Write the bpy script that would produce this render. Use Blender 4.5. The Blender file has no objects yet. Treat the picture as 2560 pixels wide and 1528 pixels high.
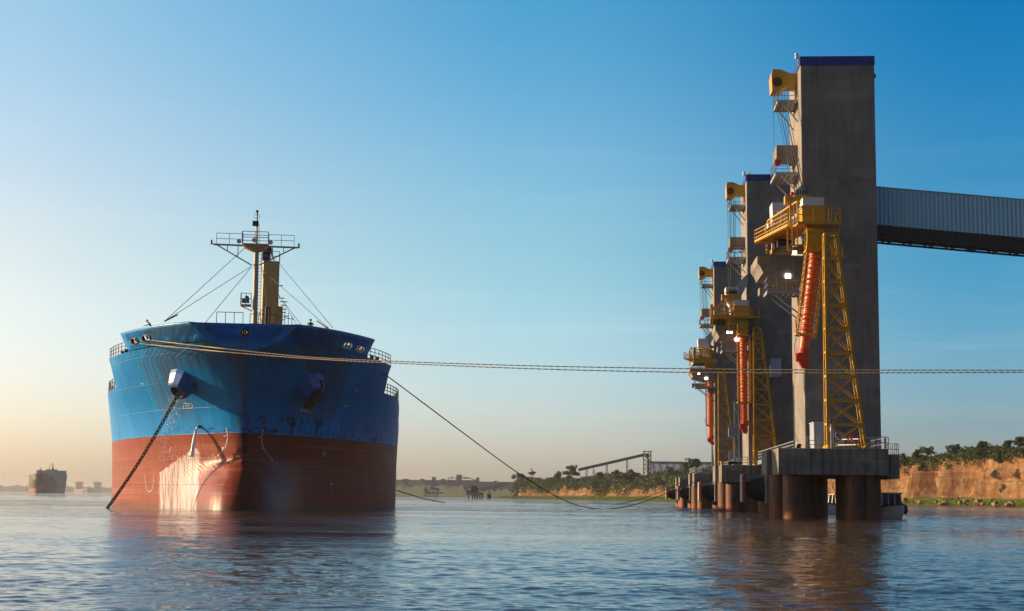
import bpy, bmesh, math, random
import numpy as np
from mathutils import Vector, Matrix, noise
R = math.radians
random.seed(7)
rng = np.random.default_rng(11)
S = bpy.context.scene
COL = S.collection

# ------------------------------------------------------------------ camera
CAM_H = 1.55
F = 3800.0                       # focal length in pixels of the 2560-wide photograph
PITCH, ROLL = R(7.18), R(0.65)
cam = bpy.data.cameras.new('camera')
cam.sensor_width = 36.0
cam.lens = 36.0 * F / 2560.0
cam.clip_start = 0.5
cam.clip_end = 60000
co = bpy.data.objects.new('camera', cam)
COL.objects.link(co)
CAM_M = Matrix.Translation((0, 0, CAM_H)) @ Matrix.Rotation(math.pi / 2 + PITCH, 4, 'X') @ Matrix.Rotation(ROLL, 4, 'Z')
co.matrix_world = CAM_M
S.camera = co
S.render.resolution_x, S.render.resolution_y = 1024, 611

# ------------------------------------------------------------------ sky, sun, exposure
HAZE_D = .00008
SKY_L = [(0, (1.12, 1.04, 1.34)), (.16, (1.34, 1.05, .95)), (.32, (1.06, 1.1, 1.0)), (1, (.8, .95, 1.0))]
SKY_M = [(0, (1.0, 1.01, 1.48)), (.16, (.78, .97, .99)), (.32, (.34, .86, .98)), (1, (.5, .85, 1.0))]
SKY_R = [(0, (.52, .64, 1.08)), (.16, (.16, .55, .78)), (.32, (.0, .49, .76)), (1, (.35, .7, .9))]
SUN_EL, SUN_AZ = 15.0, -80.0     # azimuth in degrees clockwise from +Y (negative: left of the view)
W = bpy.data.worlds.new('World')
S.world = W
W.use_nodes = True
nt = W.node_tree
nt.nodes.clear()
sky = nt.nodes.new('ShaderNodeTexSky')
sky.sky_type = 'NISHITA'
sky.sun_disc = False
sky.sun_elevation = R(SUN_EL)
sky.sun_rotation = R(SUN_AZ)
sky.altitude = 0
sky.air_density = 1.15
sky.dust_density = 1.2
sky.ozone_density = 2.6
hs = nt.nodes.new('ShaderNodeHueSaturation')
hs.inputs['Saturation'].default_value = 1.12
bg = nt.nodes.new('ShaderNodeBackground')
bg.inputs['Strength'].default_value = 0.15
wo = nt.nodes.new('ShaderNodeOutputWorld')
nt.links.new(sky.outputs[0], hs.inputs['Color'])
# clear evening air: deep blue away from the sun, pale and creamy towards it and down at the horizon
def wmath(op, a, b=None):
    m = nt.nodes.new('ShaderNodeMath'); m.operation = op
    for i, x in enumerate((a, b)):
        if x is None: continue
        if isinstance(x, (int, float)): m.inputs[i].default_value = x
        else: nt.links.new(x, m.inputs[i])
    return m.outputs[0]
tcw = nt.nodes.new('ShaderNodeTexCoord'); sx = nt.nodes.new('ShaderNodeSeparateXYZ')
nt.links.new(tcw.outputs['Generated'], sx.inputs[0])
az = wmath('MULTIPLY', wmath('ARCTAN2', sx.outputs[0], sx.outputs[1]), 57.29578)
el = wmath('MULTIPLY', wmath('ARCSINE', sx.outputs[2]), 57.29578)
def wramp(fac, stops, interp='B_SPLINE'):
    r = nt.nodes.new('ShaderNodeValToRGB'); r.color_ramp.interpolation = interp; e = r.color_ramp.elements
    while len(e) < len(stops): e.new(.5)
    for i, (p, c) in enumerate(stops): e[i].position = p; e[i].color = (*c, 1)
    nt.links.new(fac, r.inputs[0]); return r.outputs[0]
def wmix(fac, a, b, mode='MIX'):
    m = nt.nodes.new('ShaderNodeMix'); m.data_type = 'RGBA'; m.blend_type = mode
    for i, x in ((0, fac), (6, a), (7, b)):
        if isinstance(x, (int, float, tuple)): m.inputs[i].default_value = x
        else: nt.links.new(x, m.inputs[i])
    return m.outputs[2]
e60 = wmath('DIVIDE', el, 60)
TL_ = wramp(e60, SKY_L, 'EASE'); TM_ = wramp(e60, SKY_M, 'EASE'); TR_ = wramp(e60, SKY_R, 'EASE')
fa = wramp(wmath('DIVIDE', wmath('ADD', az, 18), 18), [(0, (0, 0, 0)), (1, (1, 1, 1))], 'LINEAR')
fb = wramp(wmath('DIVIDE', az, 18), [(0, (0, 0, 0)), (1, (1, 1, 1))], 'EASE')
tint = wmix(fb, wmix(fa, TL_, TM_), TR_)
# the sky overhead and behind the viewer is deeper and dimmer than the bright band ahead
back = wramp(wmath('DIVIDE', wmath('ABSOLUTE', az), 180), [(.22, (1, 1, 1)), (.50, (.34, .37, .42))], 'EASE')
over = wramp(wmath('DIVIDE', el, 90), [(.28, (1, 1, 1)), (.60, (.42, .46, .55))], 'EASE')
tint = wmix(1.0, tint, wmix(1.0, back, over, 'MULTIPLY'), 'MULTIPLY')
skyc = wmix(1.0, hs.outputs[0], tint, 'MULTIPLY')
# faint high wisps low over the left horizon
mpw = nt.nodes.new('ShaderNodeMapping'); mpw.inputs['Scale'].default_value = (2.2, 2.2, 26); nt.links.new(tcw.outputs['Generated'], mpw.inputs['Vector'])
nzw = nt.nodes.new('ShaderNodeTexNoise'); nzw.inputs['Scale'].default_value = 2.3; nzw.inputs['Detail'].default_value = 7; nzw.inputs['Roughness'].default_value = .62; nt.links.new(mpw.outputs[0], nzw.inputs['Vector'])
wisp = wramp(nzw.outputs['Fac'], [(.48, (0, 0, 0)), (.72, (1, 1, 1))], 'EASE')
low = wramp(wmath('DIVIDE', el, 20), [(.0, (.8, .8, .8)), (.30, (1, 1, 1)), (.75, (.12, .12, .12)), (1, (.05, .05, .05))], 'LINEAR')
wamt = wmath('MULTIPLY', wmath('MULTIPLY', wisp, low), .06)
skyc = wmix(wamt, skyc, (5.6, 5.0, 4.3, 1))
nt.links.new(skyc, bg.inputs['Color'])
nt.links.new(bg.outputs[0], wo.inputs['Surface'])
sl = bpy.data.lights.new('sun', 'SUN')
sl.energy = 5.0
sl.angle = R(0.6)
sl.color = (1.0, 0.73, 0.45)
so = bpy.data.objects.new('sun', sl)
COL.objects.link(so)
sd = Vector((math.sin(R(SUN_AZ)) * math.cos(R(SUN_EL)), math.cos(R(SUN_AZ)) * math.cos(R(SUN_EL)), math.sin(R(SUN_EL))))
so.rotation_euler = (-sd).to_track_quat('-Z', 'Y').to_euler()
so.location = (-300, 100, 200)
S.view_settings.view_transform = 'Standard'
S.view_settings.look = 'None'
S.view_settings.exposure = 0.5
S.view_settings.gamma = 1.0
S.cycles.use_denoising = True
S.cycles.max_bounces = 6
S.cycles.volume_bounces = 0
S.cycles.volume_step_rate = 4
S.cycles.sample_clamp_indirect = 4.0

# ------------------------------------------------------------------ helpers
CR = CAM_M.to_3x3()
def ray(u, v):
    return CR @ Vector(((u - 1280) / F, -(v - 764) / F, -1.0))
def at(u, v, d):
    """world point seen at photo pixel (u, v) at distance y = d"""
    r = ray(u, v)
    return Vector((0, 0, CAM_H)) + r * (d / r.y)
def atz(u, v, z):
    r = ray(u, v)
    return Vector((0, 0, CAM_H)) + r * ((z - CAM_H) / r.z)
def horizon(u):
    return 764 + F * math.tan(PITCH) / math.cos(ROLL) + (u - 1280) * math.tan(ROLL)

class Frame:
    """a local frame: origin (x, y, 0) turned by a about z"""
    def __init__(s, x, y, a):
        s.o = Vector((x, y, 0)); s.a = a
        s.M = Matrix.Translation(s.o) @ Matrix.Rotation(a, 4, 'Z'); s.I = s.M.inverted()
    def px(s, u, v, yl):
        """local point on the plane y' = yl seen at pixel (u, v)"""
        o = s.I @ Vector((0, 0, CAM_H)); d = s.I.to_3x3() @ ray(u, v)
        return o + d * ((yl - o.y) / d.y)
    def w(s, p):
        return s.M @ Vector(p)
    def loc(s, p):
        return s.I @ Vector(p)

class MB:
    def __init__(s):
        s.v = []; s.f = []; s.sm = []
    def add(s, vs, fs, smooth=False):
        n = len(s.v)
        s.v += [tuple(p) for p in vs]
        s.f += [tuple(i + n for i in f) for f in fs]
        s.sm += [smooth] * len(fs)
    def box(s, a, b):
        (x0, y0, z0), (x1, y1, z1) = a, b
        if x0 > x1: x0, x1 = x1, x0
        if y0 > y1: y0, y1 = y1, y0
        if z0 > z1: z0, z1 = z1, z0
        s.add([(x0,y0,z0),(x1,y0,z0),(x1,y1,z0),(x0,y1,z0),(x0,y0,z1),(x1,y0,z1),(x1,y1,z1),(x0,y1,z1)],
              [(0,3,2,1),(4,5,6,7),(0,1,5,4),(1,2,6,5),(2,3,7,6),(3,0,4,7)])
        return s
    def cbox(s, c, size):
        return s.box([c[i] - size[i] / 2 for i in range(3)], [c[i] + size[i] / 2 for i in range(3)])
    def bar(s, p, q, w, h=None):
        h = h or w
        p, q = Vector(p), Vector(q); d = q - p
        if d.length < 1e-6: return s
        d.normalize()
        up = Vector((0, 0, 1)) if abs(d.z) < .95 else Vector((0, 1, 0))
        a = d.cross(up).normalized(); b = a.cross(d).normalized()
        vs = []
        for c in (p, q):
            for i, j in ((-1, -1), (1, -1), (1, 1), (-1, 1)):
                vs.append(c + a * (i * w / 2) + b * (j * h / 2))
        s.add(vs, [(0,3,2,1),(4,5,6,7),(0,1,5,4),(1,2,6,5),(2,3,7,6),(3,0,4,7)])
        return s
    def cyl(s, p, q, r0, r1=None, n=12, cap=True, smooth=True):
        r1 = r0 if r1 is None else r1
        p, q = Vector(p), Vector(q); d = (q - p).normalized()
        up = Vector((0, 0, 1)) if abs(d.z) < .95 else Vector((0, 1, 0))
        a = d.cross(up).normalized(); b = a.cross(d).normalized()
        vs = []
        for c, r in ((p, r0), (q, r1)):
            for k in range(n):
                t = 2 * math.pi * k / n
                vs.append(c + a * (r * math.cos(t)) + b * (r * math.sin(t)))
        s.add(vs, [(k, k + n, (k + 1) % n + n, (k + 1) % n) for k in range(n)], smooth)
        if cap: s.add(vs[:n], [tuple(range(n))]); s.add(vs[n:], [tuple(range(n - 1, -1, -1))])
        return s
    def tube(s, pts, r, n=6):
        pts = [Vector(p) for p in pts]; rings = []
        rr = r if hasattr(r, '__len__') else [r] * len(pts)
        for i, p in enumerate(pts):
            d = (pts[min(i + 1, len(pts) - 1)] - pts[max(i - 1, 0)]).normalized()
            up = Vector((0, 0, 1)) if abs(d.z) < .9 else Vector((0, 1, 0))
            a = d.cross(up).normalized(); b = a.cross(d).normalized()
            rings.append([p + a * (rr[i] * math.cos(2 * math.pi * k / n)) + b * (rr[i] * math.sin(2 * math.pi * k / n)) for k in range(n)])
        vs = [p for rg in rings for p in rg]; fs = []
        for i in range(len(pts) - 1):
            for k in range(n):
                fs.append((i * n + k, (i + 1) * n + k, (i + 1) * n + (k + 1) % n, i * n + (k + 1) % n))
        s.add(vs, fs, True); s.add(rings[0], [tuple(range(n))]); s.add(rings[-1], [tuple(range(n - 1, -1, -1))])
        return s
    def torus(s, c, ax, bx, ra, rb, r, n=12, m=6):
        """oval ring: centre c, in-plane axes ax, bx with radii ra, rb"""
        c, ax, bx = Vector(c), Vector(ax).normalized(), Vector(bx).normalized(); nz = ax.cross(bx)
        vs = []; fs = []
        for i in range(n):
            t = 2 * math.pi * i / n; o = c + ax * (ra * math.cos(t)) + bx * (rb * math.sin(t))
            out = (ax * math.cos(t) + bx * math.sin(t)).normalized()
            for k in range(m):
                q = 2 * math.pi * k / m
                vs.append(o + out * (r * math.cos(q)) + nz * (r * math.sin(q)))
        for i in range(n):
            for k in range(m):
                fs.append((i * m + k, ((i + 1) % n) * m + k, ((i + 1) % n) * m + (k + 1) % m, i * m + (k + 1) % m))
        s.add(vs, fs, True); return s
    def prism(s, poly, y0, y1):
        """polygon in (x, z) extruded from y0 to y1"""
        n = len(poly)
        vs = [(p[0], y0, p[1]) for p in poly] + [(p[0], y1, p[1]) for p in poly]
        fs = [tuple(range(n)), tuple(range(2 * n - 1, n - 1, -1))] + [(k, k + n, (k + 1) % n + n, (k + 1) % n) for k in range(n)]
        s.add(vs, fs); return s
    def loft(s, rings, closed=True, smooth=False):
        n = len(rings[0]); vs = [p for r in rings for p in r]; fs = []
        for i in range(len(rings) - 1):
            for k in range(n if closed else n - 1):
                fs.append((i * n + k, i * n + (k + 1) % n, (i + 1) * n + (k + 1) % n, (i + 1) * n + k))
        s.add(vs, fs, smooth)
        if closed: s.add(rings[0], [tuple(range(n - 1, -1, -1))]); s.add(rings[-1], [tuple(range(n))])
        return s
    def ball(s, c, r, n=10, m=6, sc=(1, 1, 1)):
        vs = []; fs = []
        for i in range(m + 1):
            ph = math.pi * i / m
            for k in range(n):
                t = 2 * math.pi * k / n
                vs.append((c[0] + sc[0] * r * math.sin(ph) * math.cos(t), c[1] + sc[1] * r * math.sin(ph) * math.sin(t), c[2] + sc[2] * r * math.cos(ph)))
        for i in range(m):
            for k in range(n):
                fs.append((i * n + k, (i + 1) * n + k, (i + 1) * n + (k + 1) % n, i * n + (k + 1) % n))
        s.add(vs, fs, True); return s
    def rail(s, pts, h=1.05, bars=2, step=1.5, r=.022):
        pts = [Vector(p) for p in pts]
        for a, b in zip(pts[:-1], pts[1:]):
            L = (b - a).length; n = max(1, round(L / step))
            for k in range(n + 1):
                p = a.lerp(b, k / n); s.bar(p, p + Vector((0, 0, h)), 2 * r)
            for j in range(bars):
                z = Vector((0, 0, h * (1 - j / bars))); s.bar(a + z, b + z, 2 * r)
        return s
    def ladder(s, p, q, side, w=.45, step=.35, r=.03):
        p, q, side = Vector(p), Vector(q), Vector(side).normalized() * (w / 2)
        s.bar(p - side, q - side, r * 2); s.bar(p + side, q + side, r * 2)
        n = max(2, int((q - p).length / step))
        for k in range(1, n): c = p.lerp(q, k / n); s.bar(c - side, c + side, r * 1.3)
        return s
    def build(s, name, mat, parent=None, off=(0, 0, 0), weld=False):
        me = bpy.data.meshes.new(name)
        ox, oy, oz = off
        me.from_pydata([(x - ox, y - oy, z - oz) for x, y, z in s.v], [], s.f)
        me.polygons.foreach_set('use_smooth', s.sm)
        bm = bmesh.new(); bm.from_mesh(me)
        if weld: bmesh.ops.remove_doubles(bm, verts=bm.verts, dist=1e-4)
        bmesh.ops.recalc_face_normals(bm, faces=bm.faces)
        bm.to_mesh(me); bm.free()
        me.materials.append(mat)
        o = bpy.data.objects.new(name, me); COL.objects.link(o)
        if parent: o.parent = parent
        return o

def tag(o, label=None, cat=None, group=None, kind=None):
    if label: o['label'] = label
    if cat: o['category'] = cat
    if group: o['group'] = group
    if kind: o['kind'] = kind
    return o
def thing(name, label, cat, loc=(0, 0, 0), rz=0, group=None):
    o = bpy.data.objects.new(name, None); COL.objects.link(o)
    o.location = loc; o.rotation_euler = (0, 0, rz); o.empty_display_size = .5
    return tag(o, label, cat, group)
def copy_tree(o, parent=None):
    c = o.copy(); COL.objects.link(c); c.parent = parent
    for ch in list(o.children): copy_tree(ch, c)
    return c

# ------------------------------------------------------------------ materials
def new_mat(name):
    m = bpy.data.materials.new(name); m.use_nodes = True
    return m, m.node_tree, m.node_tree.nodes['Principled BSDF']
def nd(t, kind, **kw):
    n = t.nodes.new(kind)
    for k, v in kw.items():
        if k in n.inputs.keys(): n.inputs[k].default_value = v
        else: setattr(n, k, v)
    return n
def ramp(t, fac, stops):
    r = t.nodes.new('ShaderNodeValToRGB'); e = r.color_ramp.elements
    while len(e) < len(stops): e.new(.5)
    for i, (p, c) in enumerate(stops):
        e[i].position = p; e[i].color = c if len(c) == 4 else (*c, 1)
    t.links.new(fac, r.inputs[0]); return r.outputs[0]
def mixc(t, fac, a, b, mode='MIX'):
    m = t.nodes.new('ShaderNodeMix'); m.data_type = 'RGBA'; m.blend_type = mode
    for i, x in ((0, fac), (6, a), (7, b)):
        if isinstance(x, (int, float)): m.inputs[i].default_value = x
        elif isinstance(x, tuple): m.inputs[i].default_value = (*x, 1) if len(x) == 3 else x
        else: t.links.new(x, m.inputs[i])
    return m.outputs[2]
def math_(t, op, a, b=None, c=None):
    m = t.nodes.new('ShaderNodeMath'); m.operation = op
    for i, x in enumerate((a, b, c)):
        if x is None: continue
        if isinstance(x, (int, float)): m.inputs[i].default_value = x
        else: t.links.new(x, m.inputs[i])
    return m.outputs[0]
def mapped(t, src, scale=(1, 1, 1), loc=(0, 0, 0)):
    m = t.nodes.new('ShaderNodeMapping'); m.inputs['Scale'].default_value = scale; m.inputs['Location'].default_value = loc
    t.links.new(src, m.inputs['Vector']); return m.outputs[0]
def coords(t, what='Object'):
    return t.nodes.new('ShaderNodeTexCoord').outputs[what]
def noise_(t, vec, scale, detail=4, rough=.55, out='Fac'):
    n = nd(t, 'ShaderNodeTexNoise', Scale=scale, Detail=detail, Roughness=rough); t.links.new(vec, n.inputs['Vector']); return n.outputs[out]
def bump(t, b, h, strength=.3, dist=.05):
    n = nd(t, 'ShaderNodeBump', Strength=strength, Distance=dist); t.links.new(h, n.inputs['Height']); t.links.new(n.outputs[0], b.inputs['Normal'])

def paint(name, col, rough=.45, metal=0.0, dirt=.35, dirtcol=(.12, .07, .03), scale=1.5, spec=.5):
    """painted or bare metal with a little uneven dirt and vertical streaks"""
    m, t, b = new_mat(name); c = coords(t)
    n1 = noise_(t, c, scale, 5, .6); n2 = noise_(t, mapped(t, c, (3, 3, .35)), scale, 4, .6)
    f = math_(t, 'MULTIPLY', ramp(t, n1, [(.45, (0, 0, 0)), (.75, (1, 1, 1))]), ramp(t, n2, [(.4, (0, 0, 0)), (.7, (1, 1, 1))]))
    f = math_(t, 'MULTIPLY', f, dirt)
    base = mixc(t, n1, tuple(x * .8 for x in col), tuple(min(1, x * 1.15) for x in col))
    t.links.new(mixc(t, f, base, dirtcol), b.inputs['Base Color'])
    b.inputs['Metallic'].default_value = metal
    t.links.new(math_(t, 'MULTIPLY_ADD', n2, .3, rough - .15), b.inputs['Roughness'])
    b.inputs['Specular IOR Level'].default_value = spec
    return m

def concrete(name, col=(.30, .27, .235), stain=.6, line=1.5):
    m, t, b = new_mat(name); c = coords(t)
    n1 = noise_(t, c, .35, 6, .6); n2 = noise_(t, mapped(t, c, (1.4, 1.4, .12)), 1.6, 5, .65); n3 = noise_(t, c, 9, 3)
    base = mixc(t, ramp(t, n1, [(.3, (0, 0, 0)), (.7, (1, 1, 1))]), tuple(x * .72 for x in col), tuple(x * 1.18 for x in col))
    base = mixc(t, math_(t, 'MULTIPLY', ramp(t, n2, [(.46, (0, 0, 0)), (.70, (1, 1, 1))]), stain), base, (.065, .052, .04))
    # slip-form pour lines
    sep = nd(t, 'ShaderNodeSeparateXYZ'); t.links.new(c, sep.inputs[0])
    fr = math_(t, 'FRACT', math_(t, 'MULTIPLY', sep.outputs[2], 1 / line))
    ln = ramp(t, fr, [(0, (1, 1, 1)), (.03, (0, 0, 0)), (.97, (0, 0, 0)), (1, (1, 1, 1))])
    ln = math_(t, 'MULTIPLY', ln, math_(t, 'MULTIPLY', n1, .95))
    base = mixc(t, ln, base, tuple(x * .55 for x in col))
    # pale repair patches
    n4 = noise_(t, mapped(t, c, (.5, .5, 1.0), (3, 5, 1)), .5, 3)
    base = mixc(t, math_(t, 'MULTIPLY', ramp(t, n4, [(.62, (0, 0, 0)), (.65, (1, 1, 1))]), .35), base, tuple(min(1, x * 1.5) for x in col))
    t.links.new(base, b.inputs['Base Color']); b.inputs['Roughness'].default_value = .9
    bump(t, b, math_(t, 'ADD', n3, math_(t, 'MULTIPLY', n1, 2.0)), .35, .04)
    return m

def flat(name, col, rough=.6, emit=0, metal=0):
    m, t, b = new_mat(name)
    b.inputs['Base Color'].default_value = (*col, 1); b.inputs['Roughness'].default_value = rough; b.inputs['Metallic'].default_value = metal
    if emit:
        b.inputs['Emission Color'].default_value = (*col, 1); b.inputs['Emission Strength'].default_value = emit
    return m

def corrugated(name, col, axis=0, pitch=.25, rough=.4, metal=.3, depth=.04):
    m, t, b = new_mat(name); c = coords(t)
    sep = nd(t, 'ShaderNodeSeparateXYZ'); t.links.new(c, sep.inputs[0])
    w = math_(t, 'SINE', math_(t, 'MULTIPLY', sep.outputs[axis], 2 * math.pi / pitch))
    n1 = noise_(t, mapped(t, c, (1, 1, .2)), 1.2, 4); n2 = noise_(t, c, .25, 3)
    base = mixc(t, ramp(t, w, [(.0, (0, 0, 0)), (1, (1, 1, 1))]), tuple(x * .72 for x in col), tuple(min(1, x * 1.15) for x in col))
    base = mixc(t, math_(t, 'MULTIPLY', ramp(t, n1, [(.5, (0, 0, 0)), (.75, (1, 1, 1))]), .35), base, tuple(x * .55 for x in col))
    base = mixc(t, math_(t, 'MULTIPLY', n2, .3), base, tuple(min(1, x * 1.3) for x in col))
    t.links.new(base, b.inputs['Base Color']); b.inputs['Roughness'].default_value = rough; b.inputs['Metallic'].default_value = metal
    bump(t, b, w, .8, depth)
    return m

YEL = paint('yellow_paint', (.60, .325, .004), .42, dirt=.45, dirtcol=(.16, .07, .02), scale=1.8)
YEL2 = paint('ochre_paint', (.58, .42, .14), .5, dirt=.3, scale=.8)
MASTP = paint('buff_mast_paint', (.50, .40, .23), .5, dirt=.35, scale=.8)
ORG = paint('orange_paint', (.64, .095, .004), .4, dirt=.35, scale=1.5)
REDP = paint('red_paint', (.50, .035, .02), .5, dirt=.4)
WHT = paint('white_paint', (.74, .73, .70), .45, dirt=.35, scale=2)
GALV = paint('galvanised_steel', (.42, .42, .41), .45, .6, dirt=.3)
DARK = paint('dark_steel', (.035, .03, .03), .55, .3, dirt=.4)
BLK = paint('black_rubber', (.012, .012, .013), .7, dirt=.1, dirtcol=(.06, .05, .04))
RUST = paint('rusty_iron', (.10, .045, .02), .85, dirt=.6, dirtcol=(.03, .015, .01))
CONC = concrete('tower_concrete', (.285, .25, .21), .32, 1.5)
CONC2 = concrete('pier_concrete', (.27, .235, .195), .95, 1.13)
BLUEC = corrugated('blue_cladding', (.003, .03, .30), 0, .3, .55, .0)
GALC = corrugated('grey_cladding', (.46, .80, .98), 0, .42, .35, .0, .06)  # grey metal; the blue is reflected sky put into the base colour
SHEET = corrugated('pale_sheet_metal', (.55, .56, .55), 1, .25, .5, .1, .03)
LAMP = flat('lamp_glass', (1, .98, .95), .4, 5)
ROPE = paint('mooring_rope', (.46, .36, .22), .9, dirt=.4, scale=6)
WIRE = flat('steel_wire', (.05, .05, .05), .6)
# ------------------------------------------------------------------ the river
def water_material():
    m, t, b = new_mat('river_water'); c = coords(t)
    n0 = noise_(t, mapped(t, c, (.01, .02, 1)), 1, 3)
    t.links.new(mixc(t, n0, (.058, .034, .016), (.078, .046, .022)), b.inputs['Base Color'])
    b.inputs['Roughness'].default_value = .02
    b.inputs['IOR'].default_value = 1.33
    cd = nd(t, 'ShaderNodeCameraData')
    g = nd(t, 'ShaderNodeNewGeometry')
    # ripples: fine everywhere, longer ones take over where the mesh is too coarse to carry them
    a1 = noise_(t, mapped(t, c, (1.5, 2.6, 1)), 1.6, 5, .6)
    a2 = noise_(t, mapped(t, c, (.55, 1.0, 1), (9, 3, 0)), .8, 4, .6)
    patch = ramp(t, noise_(t, mapped(t, c, (.012, .035, 1)), 1.0, 3), [(.38, (.22, .22, .22)), (.62, (1.5, 1.5, 1.5))])
    h = math_(t, 'ADD', math_(t, 'MULTIPLY', a1, .075), math_(t, 'MULTIPLY', a2, .15))
    # farther out the mesh is too coarse for the chop, so the bump carries more of it
    sp = nd(t, 'ShaderNodeSeparateXYZ'); t.links.new(c, sp.inputs[0])
    far = nd(t, 'ShaderNodeMapRange'); far.inputs['From Min'].default_value = 45; far.inputs['From Max'].default_value = 150; far.inputs['To Min'].default_value = 1; far.inputs['To Max'].default_value = 5.5
    t.links.new(sp.outputs[1], far.inputs['Value'])
    h = math_(t, 'MULTIPLY', math_(t, 'MULTIPLY', h, patch), far.outputs[0])
    # a ruffled strip of current across the river
    yy = math_(t, 'ADD', sp.outputs[1], math_(t, 'MULTIPLY', noise_(t, mapped(t, c, (.015, .02, 1)), 1, 3), 90))
    st_ = math_(t, 'MULTIPLY', math_(t, 'GREATER_THAN', yy, 205), math_(t, 'LESS_THAN', yy, 330))
    h = math_(t, 'MULTIPLY', h, math_(t, 'MULTIPLY_ADD', st_, 2.4, 1.0))
    bump(t, b, h, .45, .5)
    return m
def build_water():
    def drf(r): return np.where(r < 55, .02 + .0017 * r, np.where(r < 260, .1135 + .0024 * (r - 55), .6055 + .0085 * (r - 260)))
    rs = [11.0]
    while rs[-1] < 14000:
        r = rs[-1]; rs.append(float(r + drf(r)))
    rs = np.array(rs)
    fine = np.arange(-21.5, 21.5, .07)
    th = np.concatenate([np.linspace(-80, -21.8, 60), fine, np.linspace(21.8, 80, 60)])
    th = np.radians(th)
    Rr, T = np.meshgrid(rs, th, indexing='ij')
    X = Rr * np.sin(T); Y = Rr * np.cos(T)
    dr = drf(Rr)
    Z = np.zeros_like(X); DX = np.zeros_like(X); DY = np.zeros_like(X)
    g = np.random.default_rng(5)
    # patches of livelier and calmer water
    calm = .72 + .28 * np.sin(X * .021 + 1.3 * np.sin(Y * .03)) * np.sin(Y * .05 + 1.1)
    for i in range(50):
        lam = .17 * (1.09 ** i)
        ang = g.normal(0, R(34)) + R(12)
        k = 2 * math.pi / lam; kx, ky = k * math.sin(ang), k * math.cos(ang)
        slope = (.034 if lam < .6 else .0108) * (1.0 if lam < 2.5 else (2.5 / lam) ** .45)
        amp = slope / k
        fade = np.clip((lam / dr - 2.2) / 2, 0, 1)
        warp = .9 * np.sin(X * k * .11 + i) + .9 * np.sin(Y * k * .09 + 2.1 * i)
        ph = kx * X + ky * Y + g.uniform(0, 6.28) + warp
        grp = .6 + .8 * (.5 + .5 * np.sin(kx * X * .17 - ky * Y * .08 + i * 1.7))
        s = np.sin(ph)
        Z += amp * fade * grp * (s - .40 * np.cos(2 * ph) - .14 * np.sin(3 * ph))
    Z *= calm
    n, m = X.shape
    co_ = np.stack([X, Y, Z], -1).reshape(-1, 3).astype(np.float32)
    idx = np.arange(n * m).reshape(n, m)
    q = np.stack([idx[:-1, :-1], idx[:-1, 1:], idx[1:, 1:], idx[1:, :-1]], -1).reshape(-1, 4)
    me = bpy.data.meshes.new('river')
    me.vertices.add(len(co_)); me.vertices.foreach_set('co', co_.ravel())
    me.loops.add(q.size); me.loops.foreach_set('vertex_index', q[:, ::-1].ravel().astype(np.int32))
    me.polygons.add(len(q)); me.polygons.foreach_set('loop_start', (np.arange(len(q)) * 4).astype(np.int32))
    me.polygons.foreach_set('use_smooth', np.ones(len(q), bool))
    me.update(); me.validate()
    me.materials.append(water_material())
    o = bpy.data.objects.new('river', me); COL.objects.link(o)
    tag(o, kind='structure'); o['label'] = 'brown river with low ripples reflecting the sky'
    return o
build_water()
bed = MB(); bed.add([(-20000, -3000, -2.5), (20000, -3000, -2.5), (20000, 20000, -2.5), (-20000, 20000, -2.5)], [(0, 1, 2, 3)])
tag(bed.build('river_bed', flat('river_mud', (.06, .035, .018), .9)), kind='structure')
# ------------------------------------------------------------------ the bulk carrier
SHIP = Frame(-24.75, 140.0, R(7.5))
ZT = [-3.0, 0.0, 4.0, 7.3, 10.0, 12.5, 15.3, 17.1]
PB = [16.9, 16.9, 16.9, 16.9, 16.8, 16.4, 15.6, 15.2]      # half breadth
PL = [44.0, 42.0, 41.0, 40.0, 37.5, 33.5, 28.0, 24.6]      # length of the entrance
PN = [1.12, 1.16, 1.22, 1.33, 1.44, 1.60, 1.80, 1.80]
PM = [1.70, 1.70, 1.68, 1.65, 1.60, 1.56, 1.50, 1.43]
P0 = [5.0, 5.0, 4.9, 4.5, 3.3, 1.0, -2.0, -3.5]            # stem profile
def cub(ys, z):
    z = min(max(z, ZT[0]), ZT[-1])
    i = max(k for k in range(len(ZT) - 1) if ZT[k] <= z + 1e-9)
    def sl(k):
        if k <= 0 or k >= len(ZT) - 1: return 0 if k <= 0 else (ys[-1] - ys[-2]) / (ZT[-1] - ZT[-2])
        return (ys[k + 1] - ys[k - 1]) / (ZT[k + 1] - ZT[k - 1])
    h = ZT[i + 1] - ZT[i]; t = (z - ZT[i]) / h
    return ((2*t**3 - 3*t**2 + 1) * ys[i] + (t**3 - 2*t**2 + t) * h * sl(i) + (-2*t**3 + 3*t**2) * ys[i+1] + (t**3 - t**2) * h * sl(i+1))
PLATE = -1.15
def hull_only(s, z):
    s0 = cub(P0, z)
    if s <= s0: return 0.0
    q = min(1, (s - s0) / cub(PL, z))
    return cub(PB, z) * (1 - (1 - q) ** cub(PM, z)) ** (1 / cub(PN, z))
def bulb_only(s, z):
    e = 1 - abs((z + 1.6) / 6.5) ** 2.2 - (max(0, 8.0 - s) / 8.0) ** 2
    return 4.1 * math.sqrt(e) * max(0.0, 1 - max(0, s - 9) / 22) ** 1.5 if e > 0 else 0.0
def half(s, z):
    a, b = hull_only(s, z), bulb_only(s, z)
    return (a ** 2.8 + b ** 2.8) ** (1 / 2.8)
def smin(z):
    s0 = cub(P0, z)
    e = 1 - abs((z + 1.6) / 6.5) ** 2.2
    if e > 0: s0 = min(s0, 8.0 - 8.0 * math.sqrt(e))
    return s0
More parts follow.
